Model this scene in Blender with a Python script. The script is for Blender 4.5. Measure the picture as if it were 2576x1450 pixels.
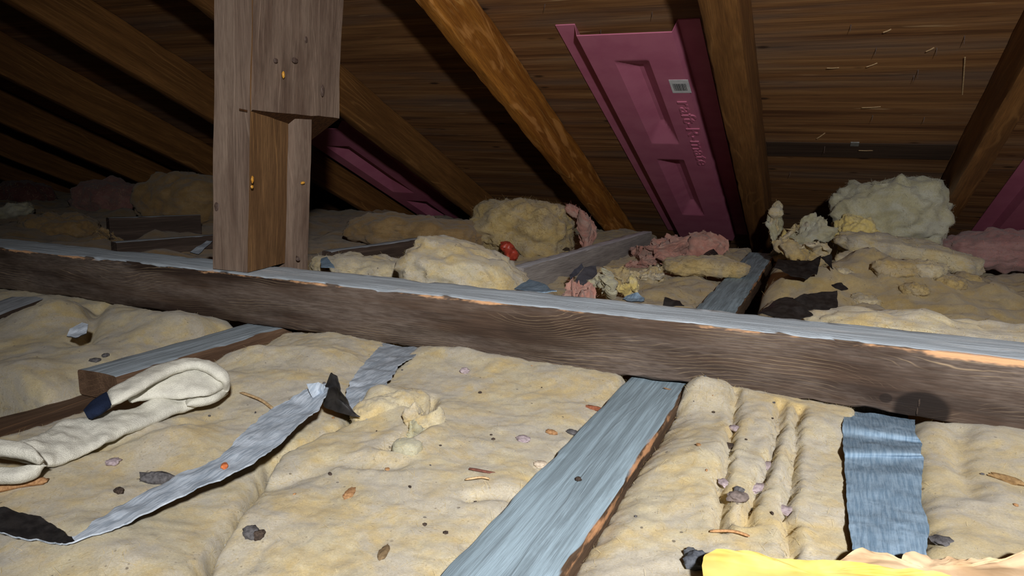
import bpy, bmesh, math, random
import numpy as np
from mathutils import Vector, Matrix, noise
from mathutils.bvhtree import BVHTree

for o in list(bpy.data.objects): bpy.data.objects.remove(o)
S = bpy.context.scene
COL = S.collection
random.seed(7)

# ------------------------------------------------------------------ camera, world, light, exposure
CAM_H = 0.302                                   # lens height above the joist tops (metres)
cd = bpy.data.cameras.new('camera'); cam = bpy.data.objects.new('camera', cd); COL.objects.link(cam)
cd.sensor_width = 36; cd.lens = 36 * 1850 / 2576; cd.clip_start = .01
cam.matrix_world = Matrix(((0.919751,-0.092731,0.381391,0),(0.391656,0.153048,-0.907294,0),(0.025763,0.983858,0.177085,CAM_H),(0,0,0,1)))
S.camera = cam
W = bpy.data.worlds.new('attic_dark'); S.world = W; W.use_nodes = True
W.node_tree.nodes['Background'].inputs[0].default_value = (.9, .8, .75, 1)
W.node_tree.nodes['Background'].inputs[1].default_value = .012
ld = bpy.data.lights.new('inspection_lamp', 'SPOT'); lamp = bpy.data.objects.new('inspection_lamp', ld); COL.objects.link(lamp)
ld.energy = 130; ld.color = (1, .98, .96); ld.shadow_soft_size = .03; ld.spot_size = math.radians(108); ld.spot_blend = 1
lamp.location = (.30, -.34, .64)
lamp.rotation_euler = (Vector((-.12, 1.3, .12)) - lamp.location).to_track_quat('-Z', 'Y').to_euler()
vs = S.view_settings; vs.view_transform = 'Standard'; vs.look = 'None'; vs.gamma = 1; vs.use_curve_mapping = False
vs.exposure = 0.0

# ------------------------------------------------------------------ helpers
PI = math.pi
def lin(c): return tuple(((v / 255) / 12.92 if v / 255 <= .04045 else ((v / 255 + .055) / 1.055) ** 2.4) for v in c) + (1,)
def tag(o, label=None, cat=None, group=None, kind=None):
    if label: o['label'] = label
    if cat: o['category'] = cat
    if group: o['group'] = group
    if kind: o['kind'] = kind
    return o
def empty(name, loc, label=None, cat=None, group=None, kind=None):
    o = bpy.data.objects.new(name, None); COL.objects.link(o); o.location = loc; o.empty_display_size = .05
    return tag(o, label, cat, group, kind)
def world_of(o):
    m = Matrix.LocRotScale(o.location, o.rotation_euler, o.scale)
    return m if o.parent is None else world_of(o.parent) @ o.matrix_parent_inverse @ m
def build(name, verts, faces, mats, parent=None, mw=None, origin=None, smooth=True, sharp=40, idx=None):
    """verts in world space unless mw (a local->world matrix) is given; the origin is moved to the base of the thing"""
    v = np.array(verts, float).reshape(-1, 3)
    if mw is None:
        if origin is None:
            lo, hi = v.min(0), v.max(0); origin = ((lo[0] + hi[0]) / 2, (lo[1] + hi[1]) / 2, lo[2])
        v = v - np.array(origin); mw = Matrix.Translation(origin)
    me = bpy.data.meshes.new(name); me.from_pydata(v.tolist(), [], [list(map(int, f)) for f in faces])
    for m in (mats if isinstance(mats, (list, tuple)) else [mats]): me.materials.append(m)
    if idx is not None: me.polygons.foreach_set('material_index', np.array(idx, np.int32))
    me.validate(); me.update()
    if smooth:
        me.polygons.foreach_set('use_smooth', np.ones(len(me.polygons), bool)); me.set_sharp_from_angle(angle=math.radians(sharp))
    o = bpy.data.objects.new(name, me); COL.objects.link(o)
    if parent is not None:
        o.parent = parent; o.matrix_parent_inverse = world_of(parent).inverted()
    l, r, s = mw.decompose(); o.location = l; o.rotation_euler = r.to_euler(); o.scale = s
    return o
def fbm(p, sc, octv=4, seed=0, h=.9):
    return noise.fractal(Vector((p[0] * sc + seed * 7.31, p[1] * sc - seed * 3.17, p[2] * sc + seed * 1.9)), h, 2.1, octv)
def interp(poly, y):
    ys = [p[1] for p in poly]; xs = [p[0] for p in poly]
    return float(np.interp(y, ys, xs))
def catmull(pts, n):
    P = [np.array(p, float) for p in pts]; P = [2 * P[0] - P[1]] + P + [2 * P[-1] - P[-2]]; out = []
    k = len(pts) - 1
    for i in range(n):
        t = i / (n - 1) * k; j = min(int(t), k - 1); t -= j
        a, b, c, d = P[j:j + 4]
        out.append(.5 * (2 * b + (c - a) * t + (2 * a - 5 * b + 4 * c - d) * t * t + (3 * b - a - 3 * c + d) * t ** 3))
    return np.array(out)
def grid_faces(nu, nv, off=0, flip=False):
    f = []
    for j in range(nv - 1):
        for i in range(nu - 1):
            a = off + j * nu + i; q = (a, a + 1, a + nu + 1, a + nu)
            f.append(q[::-1] if flip else q)
    return f
def shell(nu, nv, n):
    """faces of a closed slab: top grid then bottom grid of nu x nv"""
    f = grid_faces(nu, nv) + grid_faces(nu, nv, n, True)
    for i in range(nu - 1):
        f.append((i + 1, i, n + i, n + i + 1)); a = (nv - 1) * nu + i; f.append((a, a + 1, n + a + 1, n + a))
    for j in range(nv - 1):
        a = j * nu; f.append((a, a + nu, n + a + nu, n + a)); b = a + nu - 1; f.append((b + nu, b, n + b, n + b + nu))
    return f

# ------------------------------------------------------------------ procedural materials
class Mat:
    def __init__(s, name, rough=.85, spec=.25):
        s.m = bpy.data.materials.new(name); s.m.use_nodes = True; s.t = s.m.node_tree
        s.b = s.t.nodes['Principled BSDF']; s.b.inputs['Roughness'].default_value = rough; s.b.inputs['Specular IOR Level'].default_value = spec
        tc = s.n('TexCoord'); s.obj = tc.outputs['Object']; g = s.n('NewGeometry'); s.pos = g.outputs['Position']; s.nor = g.outputs['Normal']; s.back = g.outputs['Backfacing']
        s.rnd = s.n('ObjectInfo').outputs['Random']
    def n(s, t): return s.t.nodes.new('ShaderNode' + t)
    def put(s, sock, v):
        if isinstance(v, bpy.types.NodeSocket): s.t.links.new(v, sock)
        else: sock.default_value = v
    def map(s, scale, src=None, loc=(0, 0, 0), rand=0):
        k = s.n('Mapping'); s.put(k.inputs['Vector'], src if src is not None else s.obj); k.inputs['Scale'].default_value = scale; k.inputs['Location'].default_value = loc
        if rand:
            a = s.n('VectorMath'); a.operation = 'ADD'; s.t.links.new(k.outputs[0], a.inputs[0])
            r = s.math('MULTIPLY', s.rnd, rand); s.t.links.new(r, a.inputs[1]); return a.outputs[0]
        return k.outputs[0]
    def noise(s, vec, scale=1, detail=4, rough=.6, dist=0):
        k = s.n('TexNoise'); s.put(k.inputs['Vector'], vec); k.inputs['Scale'].default_value = scale; k.inputs['Detail'].default_value = detail
        k.inputs['Roughness'].default_value = rough; k.inputs['Distortion'].default_value = dist; return k.outputs[0]
    def vor(s, vec, scale=1, rnd=1):
        k = s.n('TexVoronoi'); s.put(k.inputs['Vector'], vec); k.inputs['Scale'].default_value = scale; k.inputs['Randomness'].default_value = rnd; return k.outputs['Distance']
    def math(s, op, a, b=0., c=0., clamp=False):
        k = s.n('Math'); k.operation = op; k.use_clamp = clamp
        for i, v in enumerate((a, b, c)): s.put(k.inputs[i], v)
        return k.outputs[0]
    def rng(s, v, a, b, c=0., d=1.):
        k = s.n('MapRange'); k.interpolation_type = 'SMOOTHSTEP'
        for i, q in enumerate((v, a, b, c, d)): s.put(k.inputs[i], q)
        return k.outputs[0]
    def ramp(s, fac, *stops):
        k = s.n('ValToRGB'); s.put(k.inputs[0], fac); e = k.color_ramp.elements
        while len(e) < len(stops): e.new(.5)
        for i, (p, c) in enumerate(stops): e[i].position = p; e[i].color = lin(c)
        return k.outputs[0]
    def mix(s, fac, a, b, blend='MIX'):
        k = s.n('Mix'); k.data_type = 'RGBA'; k.blend_type = blend
        s.put(k.inputs[0], fac); s.put(k.inputs[6], a if not isinstance(a, tuple) else lin(a)); s.put(k.inputs[7], b if not isinstance(b, tuple) else lin(b)); return k.outputs[2]
    def sep(s, v):
        k = s.n('SeparateXYZ'); s.put(k.inputs[0], v); return k.outputs
    def done(s, col, height=None, strength=.4, dist=.003):
        s.put(s.b.inputs['Base Color'], col if not isinstance(col, tuple) else lin(col))
        if height is not None:
            k = s.n('Bump'); k.inputs['Strength'].default_value = strength; k.inputs['Distance'].default_value = dist; s.put(k.inputs['Height'], height); s.t.links.new(k.outputs[0], s.b.inputs['Normal'])
        return s.m

def glasswool(name, a, b, dust, dusty=.5, specks=True, deep=None):
    m = Mat(name, .95, .08)
    big = m.noise(m.map((1, 1, 1), m.pos), 9, 3, .55)
    mid = m.noise(m.map((1, 1, 1), m.pos), 38, 4, .6, .4)
    fine = m.noise(m.map((1, 1, 1), m.pos), 420, 5, .75, 1.2)
    hair = m.noise(m.map((260, 900, 500), m.pos), 1, 3, .7, 2)
    c = m.mix(m.rng(m.math('ADD', m.math('MULTIPLY', big, .5), m.math('MULTIPLY', mid, .5)), .4, .6), a, b)
    d = m.noise(m.map((1, 1, 1.5), m.pos, (3, 5, 2)), 14, 5, .65, .6)
    c = m.mix(m.rng(d, .62 - .25 * dusty, .8 - .2 * dusty, 0, .85), c, dust)
    gr = m.noise(m.map((1, 1, 1), m.pos, (8, 1, 6)), 30, 5, .7, .8); c = m.mix(m.rng(gr, .5, .72, 0, .55 * dusty), c, tuple(int(q * .74) for q in dust))
    c = m.mix(m.rng(fine, .35, .7, .35, 0), c, deep or tuple(int(q * .62) for q in a))
    c = m.mix(m.rng(hair, .58, .75, 0, .3), c, tuple(min(255, q + 28) for q in dust))
    if specks:
        v = m.vor(m.map((1, 1, 1), m.pos), 55); gate = m.noise(m.pos, 31, 2)
        sp = m.math('MULTIPLY', m.rng(v, .06, .11, 1, 0), m.rng(gate, .5, .56))
        c = m.mix(m.math('MULTIPLY', sp, .75), c, (74, 62, 52))
        v2 = m.vor(m.map((1, 1, 1), m.pos, (9, 4, 1)), 140); c = m.mix(m.math('MULTIPLY', m.rng(v2, .08, .16, .5, 0), m.rng(gate, .4, .6)), c, (105, 92, 78))
    hgt = m.math('ADD', m.math('MULTIPLY', mid, .6), m.math('ADD', m.math('MULTIPLY', fine, .35), m.math('MULTIPLY', hair, .15)))
    m.b.inputs['Sheen Weight'].default_value = .15
    m.b.inputs['Subsurface Weight'].default_value = .25; m.b.inputs['Subsurface Radius'].default_value = (1, .8, .45); m.b.inputs['Subsurface Scale'].default_value = .008
    return m.done(c, hgt, .5, .0035)

def wood(name, dark, light, line, axis='X', freq=95, dust=None, dustcut=.55, fibre=.5, knots=(), grey=None, linew=.3, wave=1., bump=.6, rough=.8, edge=None, spec=.2, pale=None):
    """grain runs along the local axis; dust lies on the faces that look up; edge=(y,z,r) gives a worn bright arris"""
    m = Mat(name, rough, spec)
    x, y, z = m.sep(m.obj)
    if axis == 'Z': x, y, z = z, x, y
    if axis == 'Y': x, y, z = y, z, x
    cb = m.n('CombineXYZ'); m.put(cb.inputs[0], x); m.put(cb.inputs[1], y); m.put(cb.inputs[2], z); v = cb.outputs[0]
    w1 = m.noise(m.map((1.7, 9, 9), v, rand=9), 1, 2, .5); w2 = m.noise(m.map((9, 40, 40), v, rand=5), 1, 3, .6)
    g = m.math('ADD', m.math('MULTIPLY', y, .55), z)
    g = m.math('ADD', g, m.math('MULTIPLY', m.math('SUBTRACT', w1, .5), .11 * wave)); g = m.math('ADD', g, m.math('MULTIPLY', w2, .008 * wave))
    core = None
    for (kx, kz, rx, rz, amp, cw) in knots:
        dx = m.math('DIVIDE', m.math('SUBTRACT', x, kx), rx); dz = m.math('DIVIDE', m.math('SUBTRACT', z, kz), rz)
        d2 = m.math('ADD', m.math('MULTIPLY', dx, dx), m.math('MULTIPLY', dz, dz))
        e = m.math('MULTIPLY', m.math('EXPONENT', m.math('MULTIPLY', d2, -.22)), amp); g = m.math('ADD', g, m.math('MULTIPLY', e, rz))
        d2 = m.math('ADD', d2, m.math('MULTIPLY', m.math('SUBTRACT', w2, .5), .35))
        k = m.rng(d2, .75, 1.25 if cw > .5 else 2.2, cw, 0); core = k if core is None else m.math('MAXIMUM', core, k)
    ph = m.math('FRACT', m.math('MULTIPLY', g, freq)); tri = m.math('ABSOLUTE', m.math('SUBTRACT', ph, .5))
    ln = m.rng(tri, .5 - linew * .5, .5); gate = m.noise(m.map((5, 22, 22), v, rand=3), 1, 3, .6); ln = m.math('MULTIPLY', ln, m.rng(gate, .42, .66, 0, .8))
    f = m.noise(m.map((14, 420, 420), v, rand=11), 1, 4, .7); st = m.noise(m.map((2.2, 34, 34), v, rand=7), 1, 4, .6, .3)
    c = m.mix(m.rng(st, .35, .68), dark, light); c = m.mix(m.rng(f, .3, .7, fibre, 0), c, tuple(int(q * .5) for q in dark))
    if grey:
        gm = m.noise(m.map((2.5, 12, 12), v, (1, 2, 3), rand=4), 1, 5, .65); fl = m.noise(m.map((45, 420, 420), v), 1, 3)
        c = m.mix(m.math('MULTIPLY', m.rng(gm, .4, .66), m.rng(fl, .3, .7, .35, .9)), c, grey)
    c = m.mix(m.math('MULTIPLY', ln, .62), c, line)
    if pale:
        pv = m.noise(m.map((3.2, 15, 15), v, (5, 1, 2), rand=6), 1, 3, .6, 1.4); c = m.mix(m.rng(pv, .52, .66, 0, .7), c, pale)
    if core is not None: c = m.mix(m.math('MULTIPLY', core, .9), c, (30, 24, 22))
    if dust:
        nz = m.sep(m.nor)[2]; dn = m.noise(m.map((5, 26, 26), v, rand=8), 1, 5, .7); streak = m.noise(m.map((7, 190, 190), v, rand=2), 1, 3, .6)
        dc = m.mix(m.rng(streak, .35, .7), tuple(int(q * .8) for q in dust), dust)
        dc = m.mix(m.rng(dn, .55, .7, 0, .35), dc, tuple(min(255, int(q * 1.18 + 6)) for q in dust))
        fac = m.math('MULTIPLY', m.rng(m.math('ADD', nz, m.math('MULTIPLY', m.math('SUBTRACT', dn, .5), .25)), .72, .9), .97)
        c = m.mix(fac, c, dc)
    if edge:
        ey, ez, er, ecol = edge
        a = m.math('SUBTRACT', y, ey); b = m.math('SUBTRACT', z, ez); d = m.math('SQRT', m.math('ADD', m.math('MULTIPLY', a, a), m.math('MULTIPLY', b, b)))
        en = m.noise(m.map((6, 18, 18), v, (7, 3, 1)), 1, 5, .7)
        c = m.mix(m.math('MULTIPLY', m.rng(m.math('SUBTRACT', d, m.math('MULTIPLY', m.math('SUBTRACT', en, .5), er * 5)), er * -.25, er * .35, 1, 0), .9), c, ecol)
    hgt = m.math('ADD', m.math('MULTIPLY', f, .6), m.math('ADD', m.math('MULTIPLY', st, .5), m.math('MULTIPLY', ln, .5)))
    return m.done(c, hgt, bump, .002)

def plain(name, col, col2=None, sc=60, rough=.6, spec=.3, bump=.2, aniso=(1, 1, 1), dist=.001):
    m = Mat(name, rough, spec); nz = m.noise(m.map(aniso, rand=3), sc, 4, .6)
    return m.done(m.mix(m.rng(nz, .35, .68), col, col2 or tuple(int(q * .75) for q in col)), nz, bump, dist)

YEL = glasswool('glass_wool_yellow', (206, 183, 130), (208, 197, 166), (196, 190, 177), .85)
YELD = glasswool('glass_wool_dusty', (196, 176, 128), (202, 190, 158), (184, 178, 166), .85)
YELF = glasswool('glass_wool_fresh', (220, 198, 122), (226, 212, 160), (210, 202, 176), .3, False)
WHT = glasswool('glass_wool_white', (178, 172, 140), (190, 186, 162), (186, 186, 172), .7, False)
PNK = glasswool('glass_wool_pink', (170, 120, 108), (186, 142, 128), (176, 152, 140), .7, False)
YELFAR = glasswool('glass_wool_far_dimmed', (182, 158, 104), (192, 172, 126), (170, 158, 136), .75)  # wool beyond the beam: tan, darkened to stand for the weaker far light
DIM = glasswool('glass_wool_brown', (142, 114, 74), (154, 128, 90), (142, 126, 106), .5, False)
M_FIB = plain('wool_fibre', (210, 196, 158), (196, 174, 118), 30, .9, .1, 0)
M_FIBD = plain('wool_fibre_far_dimmed', (168, 148, 104), (142, 122, 84), 30, .9, .1, 0)  # strands for the far wool, the same dimming put into their colour
M_FIBW = plain('wool_fibre_white', (196, 192, 172), (180, 176, 150), 30, .9, .1, 0)
M_FIBP = plain('wool_fibre_pink', (204, 146, 132), (180, 116, 104), 30, .9, .1, 0)
M_BEAM = wood('beam_wood', (56, 43, 36), (90, 72, 60), (190, 166, 134), freq=240, dust=(212, 226, 238), grey=(118, 106, 98), linew=.28, wave=1.0, bump=.8,
              knots=(((0.1292,0.972,0.0129)[0] + .725, (0.1292,0.972,0.0129)[2] - .0455, .030, .024, 1.1, 1), ((-0.3808,0.972,0.062)[0] + .725, .012, .035, .02, 1.3, .25), ((-1.2229,0.972,0.0623)[0] + .725, 0, .05, .02, .8, .12), ((0.0896,0.972,0.0227)[0] + .725, (0.0896,0.972,0.0227)[2] - .0455, .007, .006, .8, .7)), edge=(-.0535, .041, .0075, (222, 172, 128)))
M_POST = wood('post_wood', (104, 84, 72), (134, 114, 100), (156, 136, 120), axis='Z', freq=70, linew=.3, grey=(136, 118, 104), bump=.5)
M_CUT = wood('post_fresh_wood', (110, 80, 52), (136, 102, 68), (168, 126, 80), axis='Z', freq=70, linew=.3, bump=.4)
M_SAW = plain('sawn_end', (58, 38, 24), (80, 52, 30), 200, .9, .1, .5)
M_JOIST = wood('joist_wood', (92, 70, 54), (122, 96, 76), (140, 112, 84), freq=110, dust=(176, 190, 202), bump=.8)
M_JOISTB = wood('joist_wood_blue', (84, 66, 52), (112, 90, 72), (180, 134, 96), freq=110, dust=(160, 182, 196), bump=.7, edge=(-.04, .014, .008, (196, 146, 106)))
M_JOISTG = wood('joist_wood_grey', (150, 144, 142), (176, 170, 166), (160, 150, 142), freq=60, dust=(222, 226, 234), bump=.5)
M_JOISTD = wood('joist_wood_dark', (66, 54, 48), (88, 74, 66), (104, 88, 78), freq=60, dust=(196, 204, 214), bump=.5)
M_RAFT = wood('rafter_wood', (112, 75, 38), (142, 98, 52), (160, 117, 68), freq=60, linew=.4, wave=1.2, bump=.5, rough=.6, spec=.35)
M_RAFTO = wood('rafter_wood_orange', (150, 92, 34), (196, 130, 52), (222, 170, 96), freq=32, linew=.3, wave=2.4, bump=.9, rough=.55, spec=.35, pale=(214, 152, 84))
M_PAPER = None
def paper(name, col, streak, ax=(40, 40, 40)):
    m = Mat(name, .75, .25); a = m.noise(m.map(ax, m.pos), 1, 4, .65); b = m.noise(m.pos, 30, 4, .6)
    c = m.mix(m.rng(a, .38, .64), col, streak); c = m.mix(m.rng(b, .52, .7, 0, .6), c, tuple(min(255, int(q * 1.16 + 8)) for q in col))
    return m.done(c, m.math('ADD', a, b), .5, .002)
PAP = paper('asphalt_paper_dusty', (176, 186, 198), (142, 154, 168), (300, 40, 40))
PAPB = paper('asphalt_paper_blue', (132, 154, 174), (104, 128, 150), (420, 30, 30))
BLK = plain('asphalt_black', (26, 25, 26), (44, 42, 42), 80, .45, .4, .5)
KRAFT = plain('kraft_paper', (212, 184, 150), (190, 158, 122), 26, .85, .2, .5)
YPAP = plain('yellow_paper', (224, 188, 90), (234, 206, 122), 18, .8, .2, .3)
def cloth_mat(name, c, d):
    m = Mat(name, .95, .1); w = m.noise(m.map((1, 1, 1), m.pos), 900, 2, .7); b = m.noise(m.pos, 55, 4, .6)
    k = m.mix(m.rng(b, .4, .7), c, d); return m.done(m.mix(m.rng(w, .35, .65, .3, 0), k, tuple(int(q * .7) for q in c)), m.math('ADD', w, b), .6, .002)
CLOTH = cloth_mat('white_knit', (222, 220, 208), (204, 202, 192)); NAVY = cloth_mat('navy_knit', (34, 44, 68), (26, 34, 54))
PINKP = plain('pink_foam', (200, 120, 146), (190, 108, 136), 12, .42, .45, .12)
STICK = plain('sticker_white', (226, 230, 232), (206, 212, 216), 40, .5, .4, .05); INK = plain('sticker_ink', (30, 32, 36), (44, 46, 50), 60, .6, .2, 0)
STEEL = plain('galvanised_steel', (170, 172, 172), (140, 142, 142), 90, .4, .6, .1); STEEL.node_tree.nodes['Principled BSDF'].inputs['Metallic'].default_value = .6
RUST = plain('dark_nail', (70, 54, 48), (96, 80, 72), 300, .6, .4, .3)
STONE = plain('grey_stone', (96, 94, 96), (66, 64, 66), 300, .8, .3, .5); DROP = plain('dark_crumb', (52, 44, 40), (76, 64, 56), 500, .85, .2, .5)
FLAKE = plain('lilac_flake', (176, 162, 166), (146, 132, 138), 300, .8, .2, .4); CHIP = plain('wood_chip', (178, 138, 98), (142, 104, 70), 400, .8, .2, .5); RED = plain('red_plastic', (178, 70, 52), (150, 54, 42), 60, .4, .4, .2)
SLIV = plain('pale_splinter', (196, 170, 132), (166, 136, 98), 300, .8, .2, .3)
RESIN = plain('amber_resin', (214, 160, 66), (184, 124, 40), 200, .3, .5, .2)
FLOORM = plain('floor_dust', (120, 104, 84), (84, 72, 60), 20, .95, .1, .4)
def plywood():
    m = Mat('plywood_sheathing', .75, .3)
    a = m.noise(m.map((1.1, 24, 24), rand=13), 1, 5, .66, .35); b = m.noise(m.map((2.4, 64, 64), rand=5), 1, 4, .65); l = m.noise(m.map((3.4, 60, 60), loc=(3, 7, 1), rand=3), 1, 3, .6, .3)
    e = m.noise(m.map((.9, 7, 7), rand=17), 1, 3, .6)
    c = m.ramp(a, (.3, (84, 52, 30)), (.45, (122, 84, 50)), (.58, (142, 102, 62)), (.72, (160, 122, 80)))
    c = m.mix(m.rng(b, .32, .55, .4, 0), c, (54, 34, 22)); c = m.mix(m.rng(l, .66, .74, 0, .75), c, (196, 164, 122)); c = m.mix(m.rng(l, .24, .34, .85, 0), c, (34, 22, 16))
    c = m.mix(m.rng(e, .45, .65, 0, .4), c, (110, 100, 92))
    kv = m.vor(m.map((5, 12, 12), rand=9), 1); c = m.mix(m.rng(kv, .04, .12, .8, 0), c, (36, 20, 12))
    return m.done(c, m.math('ADD', m.math('MULTIPLY', a, .7), m.math('ADD', b, m.math('MULTIPLY', l, .6))), .5, .003)
PLY = plywood()

# ------------------------------------------------------------------ shape builders
def timber(name, p0, p1, w, h, mat, up=(0, 0, 1), seg=.03, wob=.0012, bev=.003, parent=None, seed=0, dents=()):
    p0 = Vector(p0); p1 = Vector(p1); L = (p1 - p0).length; ex = (p1 - p0) / L; ez = Vector(up); ez = (ez - ez.dot(ex) * ex).normalized(); ey = ez.cross(ex)
    mw = Matrix(((ex.x, ey.x, ez.x, 0), (ex.y, ey.y, ez.y, 0), (ex.z, ey.z, ez.z, 0), (0, 0, 0, 1))); mw.translation = (p0 + p1) / 2
    a, b = w / 2, h / 2; ring = []
    for sx, sy in ((1, 1), (-1, 1), (-1, -1), (1, -1)):
        c = [(sx * (a - bev), sy * b), (sx * (a - bev * .3), sy * (b - bev * .3)), (sx * a, sy * (b - bev))]
        ring += c[::-1] if sx * sy > 0 else c
    full = []
    for i, p in enumerate(ring):
        q = ring[(i + 1) % len(ring)]; full.append(p); d = math.dist(p, q); k = int(d / .018)
        full += [(p[0] + (q[0] - p[0]) * t / (k + 1), p[1] + (q[1] - p[1]) * t / (k + 1)) for t in range(1, k + 1)]
    n = len(full); nx = max(3, int(L / seg)); V = []
    for i in range(nx + 1):
        x = -L / 2 + L * i / nx
        for (y, z) in full:
            q = (x * .35, y, z); dy = fbm(q, 22, 3, seed) * wob; dz = fbm(q, 22, 3, seed + 5) * wob
            corner = max(0, 1 - (abs(abs(y) - a) + abs(abs(z) - b)) / (bev * 2.2))
            ch = 1 - corner * max(0, fbm((x, y * 3, z * 3), 18, 3, seed + 9)) * bev * 1.6 / max(a, b)
            V.append((x, (y + dy) * ch, (z + dz) * ch))
    F = []
    for i in range(nx):
        for j in range(n):
            k = (j + 1) % n; F.append((i * n + j, (i + 1) * n + j, (i + 1) * n + k, i * n + k))
    F.append(tuple(range(n))); F.append(tuple(range(nx * n, nx * n + n))[::-1])
    return build(name, V, F, mat, parent, mw=mw, sharp=35)
BVH = []
def ground(x, y, default=0.):
    best = None
    for t in BVH:
        h = t.ray_cast(Vector((x, y, .6)), Vector((0, 0, -1)))
        if h[0] is not None and (best is None or h[0].z > best): best = h[0].z
    return default if best is None else best
def fibres(o, count, length, mat, seed=0, width=.00022, lift=.25):
    """loose strands lying on the upper side of a piece of wool, one mesh"""
    g = np.random.default_rng(seed + 1); me = o.data; n = len(me.polygons)
    C = np.empty(n * 3); me.polygons.foreach_get('center', C); C = C.reshape(-1, 3); N = np.empty(n * 3); me.polygons.foreach_get('normal', N); N = N.reshape(-1, 3); A = np.empty(n); me.polygons.foreach_get('area', A)
    A = A * (N[:, 2] > -.2)
    k = g.choice(n, count, p=A / A.sum()); c = C[k]; nn = N[k]
    c = c + g.uniform(-.004, .004, (count, 3)) * [1, 1, 0] - nn * .0012
    d = g.normal(size=(count, 3)); d -= (d * nn).sum(1, keepdims=True) * nn; d /= np.linalg.norm(d, axis=1, keepdims=True) + 1e-9
    d = d + nn * np.abs(g.normal(0, lift, (count, 1))); d /= np.linalg.norm(d, axis=1, keepdims=True)
    L = length * g.uniform(.3, 1.1, (count, 1)); sd = np.cross(d, nn + [.01, .02, .03]); sd /= np.linalg.norm(sd, axis=1, keepdims=True) + 1e-9; sd *= width
    b = g.normal(size=(count, 3)); b -= (b * nn).sum(1, keepdims=True) * nn; b = b * L * .4 - nn * L * .1
    V = np.empty((count, 6, 3))
    for q, t in enumerate((0, .5, 1)):
        p = c + d * L * t + b * t * t; w = 1 - .5 * t; V[:, 2 * q] = p - sd * w; V[:, 2 * q + 1] = p + sd * w
    F = np.array([[0, 1, 3, 2], [2, 3, 5, 4]])[None] + (np.arange(count) * 6)[:, None, None]
    m2 = bpy.data.meshes.new('loose_fibres'); m2.vertices.add(count * 6); m2.vertices.foreach_set('co', V.ravel()); F = F.reshape(-1)
    m2.loops.add(len(F)); m2.loops.foreach_set('vertex_index', F.astype(np.int32)); m2.polygons.add(count * 2); m2.polygons.foreach_set('loop_start', np.arange(0, len(F), 4, dtype=np.int32)); m2.materials.append(mat); m2.update(); m2.validate()
    f = bpy.data.objects.new('loose_fibres', m2); COL.objects.link(f); f.parent = o; f['kind'] = 'stuff'; return f
def batt(name, left, right, y0, y1, mat, label, top=0., bot=-.1, res=.006, amp=.008, crown=.012, rough=.004, bumps=(), grooves=(), seed=0, fib=1200, fl=.012, edge=8, zf=None, group=None, cat='insulation', fmat=None, yedge=44):
    ym = (y0 + y1) / 2; wid = max(interp(right, y) - interp(left, y) for y in np.linspace(y0, y1, 9))
    nu = max(12, int(wid / res)); nv = max(12, int((y1 - y0) / res)); V = []; B = []
    for j in range(nv):
        v = j / (nv - 1); y = y0 + (y1 - y0) * v; xl, xr = interp(left, y), interp(right, y)
        for i in range(nu):
            u = i / (nu - 1); x = xl + (xr - xl) * u
            ue = max(0, 1 - abs(2 * u - 1) ** edge) ** .5; ve = max(0, 1 - abs(2 * v - 1) ** yedge) ** .5
            q = (x, y, 0); big = fbm(q, 6, 2, seed) * amp; mid = fbm(q, 24, 2, seed + 3) * amp * .32; fin = fbm(q, 95, 2, seed + 8) * rough * .45
            rid = (.5 - abs(fbm(q, 14, 2, seed + 12))) * amp * .22
            z = top + crown * (1 - (2 * u - 1) ** 2) + big + mid + rid + fin
            if zf: z += zf(x, y)
            if y1 < 1.05: t_ = min(1, max(0, (y - .86) / .1)); z += .011 * t_ * t_ * (3 - 2 * t_)
            for (bx, by, rx, ry, ba) in bumps:
                d = ((x - bx) / rx) ** 2 + ((y - by) / ry) ** 2
                if d < 6: z += ba * math.exp(-d * 1.2) * (1 + .15 * fbm(q, 30, 2, seed + 20))
            for (pl, gw, gd) in grooves:
                best = 9
                for a, b in zip(pl[:-1], pl[1:]):
                    ab = (b[0] - a[0], b[1] - a[1]); t = ((x - a[0]) * ab[0] + (y - a[1]) * ab[1]) / (ab[0] ** 2 + ab[1] ** 2); t = min(1, max(0, t))
                    best = min(best, math.hypot(x - a[0] - ab[0] * t, y - a[1] - ab[1] * t))
                best += fbm(q, 40, 2, seed + 30) * gw * .35
                z -= gd * math.exp(-(best / gw) ** 2 * .9) - gd * .12 * math.exp(-((best - gw * 2.6) / (gw * 1.5)) ** 2)
            z = bot + (z - bot) * ue * ve
            dx = fbm(q, 45, 2, seed + 40) * .003; dy = fbm(q, 45, 2, seed + 44) * .003
            V.append((x + dx, y + dy, z)); B.append((x, y, bot - .004))
    n = len(V); o = build(name, V + B, shell(nu, nv, n), mat, sharp=75)
    BVH.append(BVHTree.FromPolygons(V, grid_faces(nu, nv)))
    tag(o, label, cat, group)
    if fib: fibres(o, fib * (2 if y1 > 1.2 else 1), fl, fmat or (M_FIBD if mat in (YELFAR, DIM) else M_FIB), seed, width=.0005 if y1 > 1.2 else .00013)
    return o
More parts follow.
